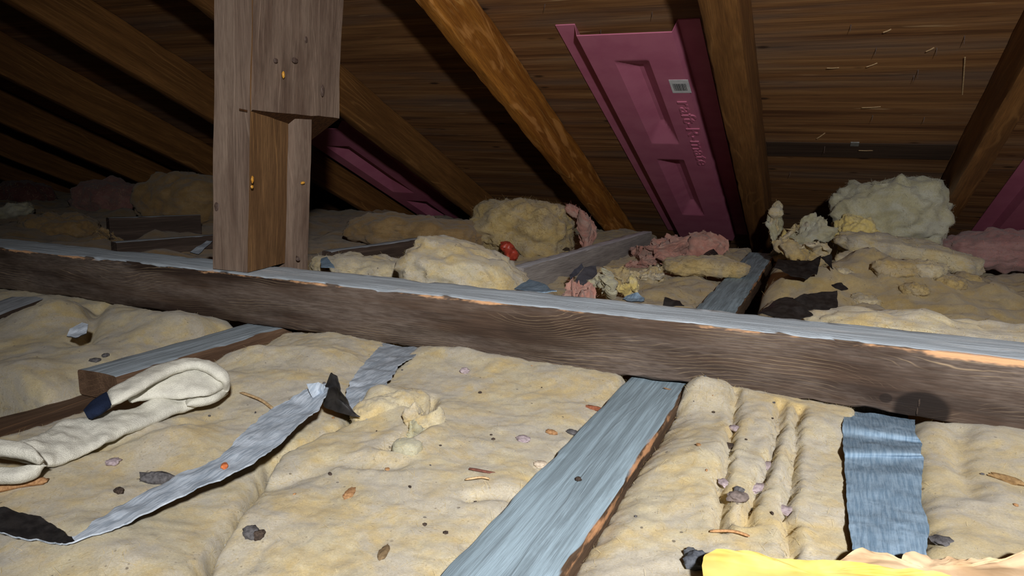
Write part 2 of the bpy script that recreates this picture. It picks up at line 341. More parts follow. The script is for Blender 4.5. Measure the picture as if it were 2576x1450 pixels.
def chunk(name, c, s, mat, label, cat='insulation', seed=0, amp=.22, sub=5, rz=0, tilt=0, box=.5, layers=0., fib=700, fl=.015, group=None, fmat=None, floor=None, spikes=0., hang=True):
    """a torn lump: rounded box of half sizes s, broken up by layered noise, resting on the floor below it"""
    bm = bmesh.new(); bmesh.ops.create_icosphere(bm, subdivisions=sub, radius=1); R = Matrix.Rotation(rz, 3, 'Z') @ Matrix.Rotation(tilt, 3, 'Y'); V = []
    sm = min(s)
    for v in bm.verts:
        p = v.co.copy(); sc_ = 3 / sum(s); pn = Vector((p.x * s[0] * sc_, p.y * s[1] * sc_, p.z * s[2] * sc_)); k = (abs(p.x) ** (2 / (1 - box * .6)) + abs(p.y) ** (2 / (1 - box * .6)) + abs(p.z) ** (2 / (1 - box * .6))) ** (-(1 - box * .6) / 2)
        q = p * k; n1 = fbm(pn, 1.6, 3, seed); n2 = fbm(pn, 4.5, 4, seed + 4); n3 = abs(fbm(pn, 9, 3, seed + 7)); n4 = fbm(pn, 17, 3, seed + 11)
        d = amp * (n1 * .9 + n2 * .34 - n3 * .16) + n4 * amp * (.16 if c[1] > 1.1 else .1)
        if layers: d += layers * math.sin(q.z * 9 + n1 * 4) * .5
        if spikes: d += spikes * max(0, fbm(p, 3.1, 2, seed + 19) - .28) * 2
        w = Vector((q.x * s[0], q.y * s[1], q.z * s[2])) + p * d * (sm * .5 + sum(s) / 6)
        w = R @ w + Vector(c)
        if floor is not None and w.z < floor: w.z = floor - (floor - w.z) * .12
        V.append(tuple(w))
    F = [[v.index for v in f.verts] for f in bm.faces]; bm.free()
    o = build(name, V, F, mat, sharp=80); tag(o, label, cat, group); BVH.append(BVHTree.FromPolygons(V, F))
    far = c[1] > 1.1
    if fib: fibres(o, fib * (4 if far else 1), fl * (.75 if far else 1), fmat or (M_FIBD if mat in (YELFAR, DIM) else M_FIB), seed, width=.00016 + .0001 * max(0, c[1] - .8), lift=.16)
    return o
def ribbon(name, A, B, mats, parent=None, thick=.0012, n=60, m=9, rag=.0015, wave=.002, seed=0, belly=0., flipmat=None, puff=False, wf=30, sharp=60, rest=False, fuzz=0.):
    """a sheet spanned between two edge lines A and B, given thickness, ragged edges and waviness"""
    a = catmull(A, n); b = catmull(B, n); T = []; 
    for i in range(n):
        for j in range(m):
            u = j / (m - 1); e = abs(2 * u - 1) ** 6 * rag; p = a[i] * (1 - u) + b[i] * u
            d = (b[i] - a[i]); d = d / (np.linalg.norm(d) + 1e-9)
            p = p + d * fbm(p, 70, 4, seed) * e * (1 if u > .5 else -1); T.append(p)
    T = np.array(T).reshape(n, m, 3); du = np.gradient(T, axis=0); dv = np.gradient(T, axis=1); N = np.cross(du, dv); N /= (np.linalg.norm(N, axis=2, keepdims=True) + 1e-12)
    if N[..., 2].sum() < 0: N = -N
    up = []; dn = []
    for i in range(n):
        for j in range(m):
            u = j / (m - 1); p = T[i, j]; w = fbm(p, wf, 3, seed + 3) * wave + belly * (1 - (2 * u - 1) ** 2) + (fbm(p, 90, 3, seed + 9) * fuzz if fuzz else 0)
            t = thick * (max(.02, 1 - (2 * u - 1) ** 4) ** .5 if puff else 1)
            if puff: t *= max(.05, 1 - abs(2 * i / (n - 1) - 1) ** 40)
            p = p + N[i, j] * w
            if rest: p[2] = max(p[2], ground(p[0], p[1], -1) + .004)
            up.append(p + N[i, j] * t * .5); dn.append(p - N[i, j] * t * .5)
    F = shell(m, n, n * m)
    V = up + dn; a0, a1, a2 = (np.array(V[k]) for k in F[len(grid_faces(m, n)) // 2][:3])
    if np.dot(np.cross(a1 - a0, a2 - a1), N[n // 2, m // 2]) < 0: F = [f[::-1] for f in F]
    k = len(grid_faces(m, n)); ms = mats if isinstance(mats, (list, tuple)) else [mats]
    idx = [0] * k + [min(1, len(ms) - 1)] * k + [0] * (len(F) - 2 * k)
    return build(name, V, F, ms, parent, idx=idx, sharp=sharp)
def scrap(name, outline, mats, parent=None, thick=.0012, cuts=5, curl=.004, seed=0, sc=40):
    bm = bmesh.new(); c = Vector((0, 0, 0)); P = [Vector(p) for p in outline]
    for p in P: c += p / len(P)
    vs_ = [bm.verts.new(p) for p in P]; vc = bm.verts.new(c)
    for i in range(len(P)): bm.faces.new((vc, vs_[i], vs_[(i + 1) % len(P)]))
    bmesh.ops.recalc_face_normals(bm, faces=bm.faces)
    nn = sum((f.normal * f.calc_area() for f in bm.faces), Vector()).normalized()
    if nn.z < 0: bmesh.ops.reverse_faces(bm, faces=bm.faces); nn = -nn
    bmesh.ops.subdivide_edges(bm, edges=bm.edges, cuts=cuts, use_grid_fill=True)
    for v in bm.verts: q = v.co.copy(); v.co += nn * fbm(q, sc, 3, seed) * curl + Vector((fbm(q, 90, 2, seed + 2), fbm(q, 90, 2, seed + 4), 0)) * .0015
    bm.verts.index_update(); top = [v.co.copy() for v in bm.verts]; F = [[v.index for v in f.verts] for f in bm.faces]; E = [(e.verts[0].index, e.verts[1].index, e.link_faces[0]) for e in bm.edges if len(e.link_faces) == 1]
    n = len(top); V = [tuple(p) for p in top] + [tuple(p - nn * thick) for p in top]; FF = F + [[i + n for i in f[::-1]] for f in F]; k = len(F)
    for a, b, f in E:
        ids = [v.index for v in f.verts]; i = ids.index(a)
        FF.append([b, a, a + n, b + n] if ids[(i + 1) % len(ids)] == b else [a, b, b + n, a + n])
    bm.free(); ms = mats if isinstance(mats, (list, tuple)) else [mats]
    return build(name, V, FF, ms, parent, idx=[0] * k + [min(1, len(ms) - 1)] * (len(FF) - k), sharp=60)
def crumple(name, c, size, mats, label, cat='insulation', n=6, seed=0, thick=.008, upright=.5, fmat=None, fib=120):
    """a heap of torn, curled sheets of wool: every layer is a part"""
    r = random.Random(seed); c = Vector(c); root = empty(name, (c.x, c.y, c.z - size[2]), label, cat)
    for k in range(n):
        o = Vector((r.uniform(-.55, .55) * size[0], r.uniform(-.5, .5) * size[1], r.uniform(-.75, .25) * size[2])); a = r.uniform(-.7, .7) + (0 if r.random() < .6 else 1.2)
        L = max(size[0], size[1]) * r.uniform(.55, .95); H = size[2] * r.uniform(.7, 1.25); d = Vector((math.cos(a), math.sin(a), r.uniform(-.3, .3))); sd = Vector((-d.y, d.x, 0)) * r.choice((-1, 1)); up = (Vector((0, 0, 1)) * upright + sd * (1 - upright) + Vector((0, 0, r.uniform(-.2, .3)))).normalized()
        A = []; B = []; ph = r.uniform(0, 6)
        for i in range(6):
            t = i / 5 - .5; bow = math.sin(t * 5 + ph) * L * .22; p = c + o + d * L * t * 1.3 + sd * bow
            w = H * (1 - (abs(t) * 1.75) ** 2 * .8) * r.uniform(.75, 1.25)
            A.append(tuple(p - up * w * .6)); B.append(tuple(p + up * w * .7 + sd * r.uniform(-.4, .5) * w))
        q = ribbon('torn_layer', A, B, mats[k % len(mats)], root, thick, 44, 19, .012, thick * 1.1, seed * 10 + k, belly=r.uniform(-.25, .25) * H, puff=True, wf=15, fuzz=thick * .3)
        if fib: fibres(q, fib * 2, .008, fmat or M_FIB, k, width=.00016 + .0001 * max(0, c.y - .8), lift=.15)
    return root
def lump(name, c, s, mat, parent=None, seed=0, sub=2, rz=0, amp=.3, tilt=0):
    bm = bmesh.new(); bmesh.ops.create_icosphere(bm, subdivisions=sub, radius=1); R = Matrix.Rotation(rz, 3, 'Z') @ Matrix.Rotation(tilt, 3, 'Y')
    V = [tuple(R @ Vector((v.co.x * s[0], v.co.y * s[1], v.co.z * s[2])) * (1 + amp * fbm(v.co, 1.7, 3, seed)) + Vector(c)) for v in bm.verts]; F = [[v.index for v in f.verts] for f in bm.faces]; bm.free()
    return build(name, V, F, mat, parent, sharp=50)
def prism(name, poly, z0, z1, mat, parent=None, lean=(0, 0), bev=.0015, zsub=10, seed=0, wob=.0012, mw=None):
    """vertical prism over polygon (x, y) that leans with height"""
    P = []
    for i, p in enumerate(poly):
        q = poly[(i + 1) % len(poly)]; k = max(1, int(math.dist(p, q) / .02)); P += [(p[0] + (q[0] - p[0]) * t / k, p[1] + (q[1] - p[1]) * t / k) for t in range(k)]
    n = len(P); V = []
    for j in range(zsub + 1):
        z = z0 + (z1 - z0) * j / zsub
        for (x, y) in P: V.append((x + lean[0] * z + fbm((x, y, z * .4), 25, 3, seed) * wob, y + lean[1] * z + fbm((x, y, z * .4), 25, 3, seed + 4) * wob, z))
    F = [(j * n + i, j * n + (i + 1) % n, (j + 1) * n + (i + 1) % n, (j + 1) * n + i) for j in range(zsub) for i in range(n)]
    F += [tuple(range(n))[::-1], tuple(range(zsub * n, zsub * n + n))]
    return build(name, V, F, mat, parent, mw=mw)
def rod(name, p0, p1, r, mat, parent=None, n=6, r1=None, head=0.):
    p0 = Vector(p0); p1 = Vector(p1); d = (p1 - p0).normalized(); a = d.orthogonal().normalized(); b = d.cross(a); V = []; F = []
    prof = [(0, r), (1, r if r1 is None else r1)]
    if head: prof = [(0, head), (.08, head), (.081, r), (1, r if r1 is None else r1)]
    for t, rr in prof:
        for k in range(n): V.append(tuple(p0 + (p1 - p0) * t + (a * math.cos(2 * PI * k / n) + b * math.sin(2 * PI * k / n)) * rr))
    m = len(prof)
    for j in range(m - 1):
        for k in range(n): F.append((j * n + k, j * n + (k + 1) % n, (j + 1) * n + (k + 1) % n, (j + 1) * n + k))
    F += [tuple(range(n))[::-1], tuple(range((m - 1) * n, m * n))]
    return build(name, V, F, mat, parent)

# ------------------------------------------------------------------ the roof: frame (x along the eave, t down the slope, w up from the rafter undersides)
RS = math.radians(21.65)
ROOF = Matrix.Translation((0, 2.745, .134)) @ Matrix.Rotation(-RS, 4, 'X')
def rw(x, t, w): return tuple(ROOF @ Vector((x, t, w)))
RD = .14
ceil_ = empty('ceiling', rw(0, 1.2, RD), kind='structure')
def slab(name, x0, x1, t0, t1, w0, w1, mat, parent):
    cx, ct = (x0 + x1) / 2, (t0 + t1) / 2; a, b = (x1 - x0) / 2, (t1 - t0) / 2
    V = [(sx * a, sy * b, w) for w in (0, w1 - w0) for sx, sy in ((-1, -1), (1, -1), (1, 1), (-1, 1))]
    F = [(3, 2, 1, 0), (4, 5, 6, 7), (0, 1, 5, 4), (1, 2, 6, 5), (2, 3, 7, 6), (3, 0, 4, 7)]
    return build(name, V, F, mat, parent, mw=ROOF @ Matrix.Translation((cx, ct, w0)), smooth=False)
for x0, x1 in ((-9.40, -6.961), (-6.959, -4.521), (-4.519, -2.081), (-2.079, .359), (.361, 2.80)):
    slab('sheathing_panel', x0, x1, -1.4995, -.281, RD, RD + .0125, PLY, ceil_)
    slab('sheathing_panel', x0, x1, -.279, 1.20, RD + .0015, RD + .014, PLY, ceil_)
for x0, x1 in ((-8.18, -5.741), (-5.739, -3.301), (-3.299, -.861), (-.859, 1.579), (1.581, 2.80)):
    slab('sheathing_panel', x0, x1, -2.72, -1.5005, RD, RD + .0125, PLY, ceil_)
    slab('sheathing_panel', x0, x1, -3.95, -2.722, RD, RD + .0125, PLY, ceil_)

fl = build('floor', [(-9.4, -.6, -.2), (2.8, -.6, -.2), (2.8, 3.9, -.2), (-9.4, 3.9, -.2), (-9.4, -.6, -.16), (2.8, -.6, -.16), (2.8, 3.9, -.16), (-9.4, 3.9, -.16)],
           [(3, 2, 1, 0), (4, 5, 6, 7), (0, 1, 5, 4), (1, 2, 6, 5), (2, 3, 7, 6), (3, 0, 4, 7)], FLOORM, smooth=False); fl['kind'] = 'structure'
we = build('wall_far', [(-9.4, 3.86, -.2), (2.8, 3.86, -.2), (2.8, 3.9, -.2), (-9.4, 3.9, -.2), (-9.4, 3.86, -.12), (2.8, 3.86, -.12), (2.8, 3.9, -.12), (-9.4, 3.9, -.12)],
           [(3, 2, 1, 0), (4, 5, 6, 7), (0, 1, 5, 4), (1, 2, 6, 5), (2, 3, 7, 6), (3, 0, 4, 7)], FLOORM, smooth=False); we['kind'] = 'structure'

VEN = plain('dark_veneer', (74, 58, 46), (56, 42, 34), 1, .8, .25, .6, (3, 70, 70))
slab('veneer_strip', -.193, .339, -.2785, -.165, RD - .001, RD + .0014, VEN, ceil_)
# rafters, 24 inches apart, numbered from the right
RAFT = [(.95, .038, 'dim brown rafter at the far right edge, right of the second pink vent chute'),
        (.34, .055, 'brown rafter leaning right beside the bare plywood bay, above the white wool'),
        (-.27, .076, 'thick brown rafter standing between the large pink vent chute and the bare plywood'),
        (-.88, .038, 'orange rafter with torn grain left of the large pink vent chute'),
        (-1.49, .038, 'brown rafter running just right of the small half hidden pink vent chute'),
        (-2.10, .04, 'dim brown rafter passing just behind the left side of the notched post'),
        (-2.71, .038, 'dark rafter, second in the row left of the notched post'),
        (-3.32, .038, 'dark rafter, third in the row left of the notched post'),
        (-3.93, .038, 'dark rafter, fourth in the row left of the notched post'),
        (-4.54, .038, 'dark rafter, fifth in the row left of the notched post'),
        (-5.15, .038, 'dark rafter, sixth in the row left of the notched post'),
        (-5.76, .038, 'dark rafter, deepest in the shadow at the far left')]
for i, (x, w, lab) in enumerate(RAFT):
    m = M_RAFTO if abs(x + .88) < .01 else M_RAFT
    o = timber('rafter', rw(x + w / 2, -3.9, RD / 2), rw(x + w / 2, .86, RD / 2), w, RD - .001, m, up=tuple(ROOF.to_3x3() @ Vector((0, 0, 1))), seg=.04, wob=.003 if m is M_RAFTO else .0016, bev=.006 if m is M_RAFTO else .004, seed=i)
    tag(o, lab, 'rafter', 'roof rafters')

# ------------------------------------------------------------------ beam and notched post
beam = timber('timber_beam', (-2.3, 1.026, .0455), (.85, 1.026, .0455), .108, .087, M_BEAM, seg=.012, wob=.0016, bev=.005, seed=3)
tag(beam, 'weathered beam lying across the joists, dusty blue on top and brown in front', 'beam', kind='thing')
post = empty('post', (-.95, 1.05, .0905), 'notched wooden post standing upright on the long beam', 'post')
LEAN = (.058, .01)
prism('lower_block', [(-.996, .982), (-.917, .982), (-.938, 1.104), (-.996, 1.104)], .0905, .79, [M_POST, M_CUT], post, LEAN, seed=2, zsub=30)
lb = post.children[0]
for p in lb.data.polygons:
    if p.normal.x > .6: p.material_index = 1
prism('rear_strip', [(-.99, 1.106), (-.926, 1.106), (-.922, 1.150), (-.99, 1.150)], .052, .372, M_POST, post, LEAN, seed=5, zsub=14)
# the wide upper block with its sawn, slanting shoulder
def upper_block():
    x0, x1, xi = -.995, -.914, -.936; y0, y1 = .9855, 1.222
    top = .79; V = []; F = []
    ring = [(x0, y0), (x1, y0), (x1, y1), (x0, y1)]; nz = 26; P = []
    for i in range(4):
        p, q = ring[i], ring[(i + 1) % 4]; k = max(3, int(math.dist(p, q) / .02)); P += [(p[0] + (q[0] - p[0]) * t / k, p[1] + (q[1] - p[1]) * t / k) for t in range(k)]
    n = len(P)
    for j in range(nz + 1):
        for (x, y) in P:
            zb = .366 + .002 * fbm((x, y, 0), 60, 2, 5) - .055 * (x1 - x) / (x1 - x0); z = zb + (top - zb) * (j / nz)
            wx = fbm((x, y, z * .4), 25, 3, 1) * .0014; V.append((x + wx + LEAN[0] * z, y + LEAN[1] * z + wx, z))
    for j in range(nz):
        for i in range(n): F.append((j * n + i, j * n + (i + 1) % n, (j + 1) * n + (i + 1) % n, (j + 1) * n + i))
    idx = [0] * len(F); F += [tuple(range(n))[::-1], tuple(range(nz * n, nz * n + n))]; idx += [1, 1]
    return build('upper_block', V, F, [M_POST, M_SAW], post, idx=idx)
upper_block()
px_ = -.906
rod('nail', (-0.905,1.1088,0.0998), (-0.93,1.1305,0.1046), .0016, RUST, post, 10, head=.004)
for k, (c, s) in enumerate((((-0.884,1.0569,0.43), (.0025, .003, .006)), ((-0.89,0.9789,0.2513), (.002, .003, .006)), ((-0.89,0.9774,0.2394), (.002, .003, .003)), ((-0.905,1.128,0.242), (.003, .005, .003)))):
    lump('resin_bead', c, s, RESIN, post, k)
for k, (c, s) in enumerate((((-0.884,1.0883,0.4577), (.002, .008, .005)), ((-0.884,1.0388,0.4516), (.002, .005, .004)), ((-0.884,1.1654,0.4128), (.0015, .005, .011)), ((-0.884,1.1202,0.4973), (.0015, .004, .006)), ((-0.9764,0.984,0.2014), (.006, .0015, .008)))):
    lump('knot', c, s, RUST, post, k + 9)
ribbon('saw_kerf', [(-0.9162,0.983,0.3681), (-0.8993,0.983,0.3655)], [(-0.9163,0.983,0.3648), (-0.8995,0.983,0.3623)], M_SAW, post, .001, 6, 3, 0, 0)

for k, (p, sz) in enumerate((((0.1256,0.9715,0.0225), (.0012, .0012, .005)), ((0.1247,0.9715,0.0113), (.001, .0012, .005)))): lump('knot_crack', p, sz, DROP, beam, 70 + k)
# ------------------------------------------------------------------ joists and boards
def jline(pl, pr, y0, y1):
    """centre line of a board from two points on each of its edges, extended to y0..y1"""
    def at(p, y): a, b = p; t = (y - a[1]) / (b[1] - a[1]); return a[0] + (b[0] - a[0]) * t
    return [(at(pl, y) + at(pr, y)) / 2 for y in (y0, y1)], (abs(at(pr, y0) - at(pl, y0)) + abs(at(pr, y1) - at(pl, y1))) / 2
J3L = ((-0.2265,0.4351,0), (-0.2287,0.9457,0)); J3R = ((-0.1597,0.4669,0), (-0.1525,0.9777,0))
(xa, xb), w3 = jline(J3L, J3R, .15, 2.6)
j3 = timber('joist', (xa, .15, -.019), (xb, 2.6, -.019), w3, .038, M_JOISTB, seg=.015, wob=.0015, bev=.004, seed=11)
tag(j3, 'blue grey board running from the bottom centre under the beam towards the large pink chute', 'joist')
a, b = (-0.8813,0.6623,0), (-0.8761,0.9817,0)
j1 = timber('joist', (a[0], a[1], -.018), (b[0] + (b[0] - a[0]) * .12, b[1] + (b[1] - a[1]) * .12, -.018), .078, .036, M_JOIST, seg=.012, wob=.0016, bev=.004, seed=12)
tag(j1, 'pale blue grey board with a sawn end behind the white cloth, meeting the beam', 'joist')
a, b = (-0.896,0.4869,-0.039), (-0.8912,0.7211,-0.039)
jl = timber('board', (a[0], a[1], -.058), (b[0], b[1], -.058), .085, .036, wood('bare_board', (96, 74, 58), (128, 102, 82), (160, 120, 84), freq=80, bump=.8), seg=.015, seed=13)
tag(jl, 'bare brown board at the left edge, partly hidden by the white cloth', 'board')
a, b = (-1.3225,0.7575,0), (-1.4251,0.9397,0)
j0 = timber('joist', (a[0], a[1], -.014), (b[0], b[1], -.014), .07, .036, M_JOISTD, seg=.02, seed=14)
tag(j0, 'dark grey board end poking out under the beam at the left edge', 'joist')
# joist two lies under the torn paper strip
a, b = (-0.5204,0.7318,-0.02), (-0.6253,1.0335,-0.02)
j2 = timber('joist', (a[0], a[1], -.04), (b[0], b[1] + .02, -.04), .07, .036, M_JOIST, seg=.02, seed=15); tag(j2, 'board almost hidden under the curled grey paper strip left of centre', 'joist')
a, b = (0.0695,0.5304,-0.02), (0.091,1.0368,-0.02)
j4 = timber('joist', (a[0], a[1], -.035), (b[0], b[1] + .02, -.035), .07, .036, M_JOIST, seg=.02, seed=16); tag(j4, 'board hidden under the flat blue paper strip at the lower right', 'joist')
# upright joists beyond the beam
a, b = (-0.6533,1.5797,0.045), (-0.5859,2.645,0.045)
o = timber('joist', (a[0], a[1], -.005), (b[0], b[1], -.005), .036, .10, M_JOISTG, seg=.02, seed=17); tag(o, 'pale grey upright joist beyond the beam, pointing at the large pink chute', 'joist')
a, b = (-1.1837,1.5643,0.045), (-1.1084,2.2463,0.045)
o = timber('joist', (a[0], a[1], .0), (b[0], b[1], .0), .034, .09, M_JOISTD, seg=.02, seed=18); tag(o, 'dark upright joist with a pale dusty top beyond the beam, right of the post', 'joist')
a, b = (-1.7624,1.4021,0.05), (-1.6768,1.709,0.05)
o = timber('joist', (a[0], a[1], .0), (b[0], b[1], .0), .034, .09, M_JOISTD, seg=.02, seed=19); tag(o, 'dark upright joist just behind the beam, left of the post', 'joist')
a, b = (-2.141,1.6873,0.07), (-2.0243,1.9553,0.07)
o = timber('joist', (a[0], a[1], .02), (b[0], b[1], .02), .034, .10, M_JOISTD, seg=.03, seed=20); tag(o, 'dark joist end among the dim wool at the far left', 'joist')
a, b = (-1.5605,2.2223,0.05), (-1.4371,2.5398,0.05)
o = timber('joist', (a[0], a[1], .01), (b[0], b[1], .01), .034, .08, M_JOISTD, seg=.03, seed=21); tag(o, 'thin dark joist beneath the small pink chute, right of the post', 'joist')

# ------------------------------------------------------------------ insulation batts in front of the beam
def xy(*ps): return sorted([(p[0], p[1]) for p in ps], key=lambda q: q[1])
C_L = xy((-0.328,0.2102,0), (-0.3867,0.3589,0), (-0.4309,0.4432,0), (-0.4961,0.563,0), (-0.4823,0.6743,0), (-0.5442,0.8263,0), (-0.5707,0.9669,0), (-0.5777,1.0499,0))
J3Lp = xy((-0.2252,0.2509,0), J3L[0], J3L[1], (-0.225,1.1014,0)); J3Rp = xy((-0.1622,0.2836,0), J3R[0], J3R[1], (-0.1412,1.1465,0))
batt('insulation_batt', C_L, J3Lp, .22, 1.0, YEL, 'large yellow wool batt left of the long board, filling the lower centre', top=-.006, crown=.006, amp=.007, rough=.003, res=.004, seed=1, fib=42000, fl=.009,
     bumps=((*(-0.4805,0.738,0)[:2], .035, .05, .022), (*(-0.4847,0.9489,0)[:2], .06, .025, .012), (*(-0.4106,0.4304,0)[:2], .05, .06, .008), (*(-0.3709,0.6624,0)[:2], .03, .03, .008)),
     grooves=(([(-0.4338,0.7792,0), (-0.3903,0.6789,0), (-0.3914,0.6155,0)], .008, .016), ([(-0.4425,0.5061,0), (-0.4241,0.5655,0), (-0.3656,0.5893,0)], .012, .006), ([(-0.2697,0.5548,0), (-0.2358,0.5847,0)], .008, .006)), edge=40)
B_L = xy((-0.4772,0.1417,0), (-0.7108,0.3388,0), (-0.8031,0.4443,0), (-0.8017,0.5718,0), (-0.8275,0.6467,0), (-0.8073,0.8122,0), (-0.8282,0.978,0), (-0.8312,1.0245,0))
B_R = xy((-0.328,0.2102,0), (-0.3879,0.3583,0), (-0.4333,0.442,0), (-0.499,0.5616,0), (-0.4864,0.6723,0), (-0.5513,0.8225,0), (-0.5815,0.9611,0), (-0.5893,1.0435,0))
batt('insulation_batt', B_L, B_R, .22, 1.0, YEL, 'yellow wool batt under the white cloth and the curled paper strip, lower left', top=-.01, crown=.008, amp=.008, rough=.003, res=.004, seed=2, fib=36000, fl=.009,
     bumps=((*(-0.5976,0.5357,0)[:2], .08, .05, .014), (*(-0.6607,0.8664,0)[:2], .07, .035, .014), (*(-0.7516,0.8174,0)[:2], .06, .04, .02), (*(-0.7706,0.7168,0)[:2], .08, .03, .014), (*(-0.4607,0.3528,0)[:2], .1, .05, .012)),
     grooves=(([(-0.651,0.4854,0), (-0.6261,0.5463,0), (-0.6194,0.619,0)], .012, .006),), edge=40)
A_L = [(-2.2, .3), (-2.2, 1.2)]; A_R = xy((-0.9372,0.5017,0), (-0.911,0.6591,0), (-0.9256,0.9855,0), (-0.921,1.068,0))
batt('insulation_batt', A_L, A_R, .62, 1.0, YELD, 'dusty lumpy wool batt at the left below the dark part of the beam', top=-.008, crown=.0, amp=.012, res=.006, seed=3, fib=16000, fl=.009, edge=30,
     bumps=((*(-1.2352,0.8498,0)[:2], .07, .06, .035), (*(-1.0414,0.9059,0)[:2], .13, .05, .03), (*(-1.0336,0.6653,0)[:2], .06, .04, .012)), grooves=(([(-1.0667,0.7796,0), (-1.2547,0.9584,0)], .014, .02),))
J4L = xy((0.0501,0.3838,0), (0.0568,0.6007,0), (0.0617,0.9682,0), (0.0621,1.0551,0)); J4R = xy((0.0692,0.3926,0), (0.0871,0.6152,0), (0.1057,0.9597,0), (0.1089,1.0429,0))
batt('insulation_batt', J3Rp, J4L, .22, 1.0, YEL, 'ribbed yellow wool batt between the long board and the flat blue paper strip', top=-.004, crown=.002, amp=.006, rough=.003, res=.0035, seed=4, fib=36000, fl=.009, edge=50,
     zf=lambda x, y: -.012 * math.exp(-((x - interp(J3Rp, y)) / .018) ** 2),
     bumps=((*(-0.1268,0.9386,0)[:2], .04, .035, .022), (*(-0.0918,0.7422,0)[:2], .035, .08, .01), (*(0.0172,0.8856,0)[:2], .03, .05, .012), (*(-0.0526,0.879,0)[:2], .022, .05, .01)),
     grooves=(([(-0.0844,0.9606,0), (-0.0716,0.8006,0), (-0.0673,0.7009,0), (-0.0547,0.5953,0)], .0045, .012), ([(-0.027,0.9388,0), (-0.0271,0.798,0), (-0.0341,0.6883,0), (-0.0387,0.6105,0)], .0045, .012), ([(-0.006,0.9335,0), (-0.0062,0.7311,0), (-0.0065,0.6496,0), (0.0014,0.5741,0)], .0045, .011)))
batt('insulation_batt', J4R, [(.9, .1), (.9, 1.2)], .22, 1.0, YELD, 'dusty yellow wool batt at the lower right corner, right of the flat blue strip', top=-.004, crown=.0, amp=.008, rough=.003, res=.005, seed=5, fib=26000, fl=.009, edge=40,
     grooves=(([(0.1675,0.9478,0), (0.1563,0.8545,0), (0.1558,0.7816,0)], .012, .008),))
# the torn flap and its tuft in the large centre batt
chunk('wool_flap', (-0.4558,0.7215,-0.006), (.022, .055, .024), YEL, 'torn upright flap of yellow wool beside the grey paper strip', seed=31, amp=.16, sub=5, rz=-.35, fib=350, fl=.008)
crumple('wool_flap', (-0.3974,0.6841,0.004), (.016, .034, .016), [YEL, WHT], 'pale torn flap of wool beside a small hollow, lower centre', n=3, seed=33, thick=.008, upright=.75, fib=60)
chunk('wool_tuft', (-0.3711,0.6172,0.004), (.015, .012, .009), WHT, 'small round white wool tuft under the torn flap', seed=33, amp=.12, sub=4, fib=120, fl=.007)

# ------------------------------------------------------------------ insulation beyond the beam
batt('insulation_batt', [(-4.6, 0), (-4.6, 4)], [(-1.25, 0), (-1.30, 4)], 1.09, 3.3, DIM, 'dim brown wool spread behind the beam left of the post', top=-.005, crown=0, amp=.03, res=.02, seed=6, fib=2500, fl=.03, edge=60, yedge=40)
batt('insulation_batt', [(-1.24, 0), (-1.28, 4)], [(-.70, 0), (-.66, 4)], 1.09, 3.3, YELFAR, 'wool filling the bay behind the beam between the two upright joists', top=-.012, crown=0, amp=.018, res=.011, seed=7, fib=2500, fl=.018, edge=40, yedge=40)
batt('insulation_batt', [(-.665, 0), (-.62, 4)], xy(*((-0.2113,1.4753,0), (-0.2273,2.7966,0))), 1.09, 2.9, YELFAR, 'wool bed behind the beam between the pale upright joist and the long board', top=-.014, crown=0, amp=.024, res=.010, seed=8, fib=5000, fl=.016, edge=40, yedge=40)
batt('insulation_batt', xy(*((-0.1244,1.5251,0), (-0.1617,2.8425,0))), [(2.6, 0), (2.6, 4)], 1.09, 3.3, YELFAR, 'broad dusty wool bed behind the beam at the right', top=-.012, crown=0, amp=.034, res=.013, seed=9, fib=3500, fl=.018, edge=60, yedge=40,
     bumps=((*(0.1884,1.9884,0.03)[:2], .26, .2, .075), (*(0.0843,2.0292,0.03)[:2], .12, .12, .03), (*(0.0898,1.605,0)[:2], .16, .06, .022), (*(-0.0599,1.9375,0)[:2], .08, .12, .02)))
chunk('insulation_chunk', (-0.657,1.32,0.0634), (.128, .12, .055), YEL, 'flat topped yellow wool slab right behind the beam, beside the pale upright joist', seed=41, amp=.22, box=.5, layers=.10, rz=.25, tilt=.24, fib=2000, fl=.010)
chunk('insulation_chunk', (-0.9271,1.36,0.0417), (.13, .08, .032), YELD, 'low wool lump behind the beam just right of the post', seed=42, amp=.25, box=.4, fib=900, fl=.012)
chunk('insulation_chunk', (-0.9085,2.25,0.06), (.17, .14, .095), YELFAR, 'large rounded wool mound beyond the beam, left of the orange rafter foot', seed=43, amp=.26, box=.45, layers=.10, fib=2500, fl=.026)
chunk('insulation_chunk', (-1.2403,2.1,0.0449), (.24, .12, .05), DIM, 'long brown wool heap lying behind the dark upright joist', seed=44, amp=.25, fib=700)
for k, (c, r) in enumerate((((-0.8811,2.05,0.0271), .02), ((-0.8618,2.04,0.0077), .022))):
    lump('red_lump', c, (r, r, r), RED, None, 50 + k, 3, amp=.4); tag(bpy.context.scene.objects[-1] if False else COL.objects[-1], ['upper of the two small red lumps in the wool mound', 'lower of the two small red lumps in the wool mound'][k], 'plastic scrap', 'red lumps')
crumple('pink_wool_wisp', (-0.6785,2.22,0.087), (.045, .035, .062), [PNK], 'upright wisp of pink wool beside the orange rafter foot', n=4, seed=45, upright=.9, fmat=M_FIBP)
chunk('pink_wool_wisp', (-0.7289,2.24,0.1305), (.035, .025, .014), PNK, 'curled pink wool tip above the upright pink wisp', seed=46, amp=.35, tilt=.5, sub=4, fib=150, fmat=M_FIBP)
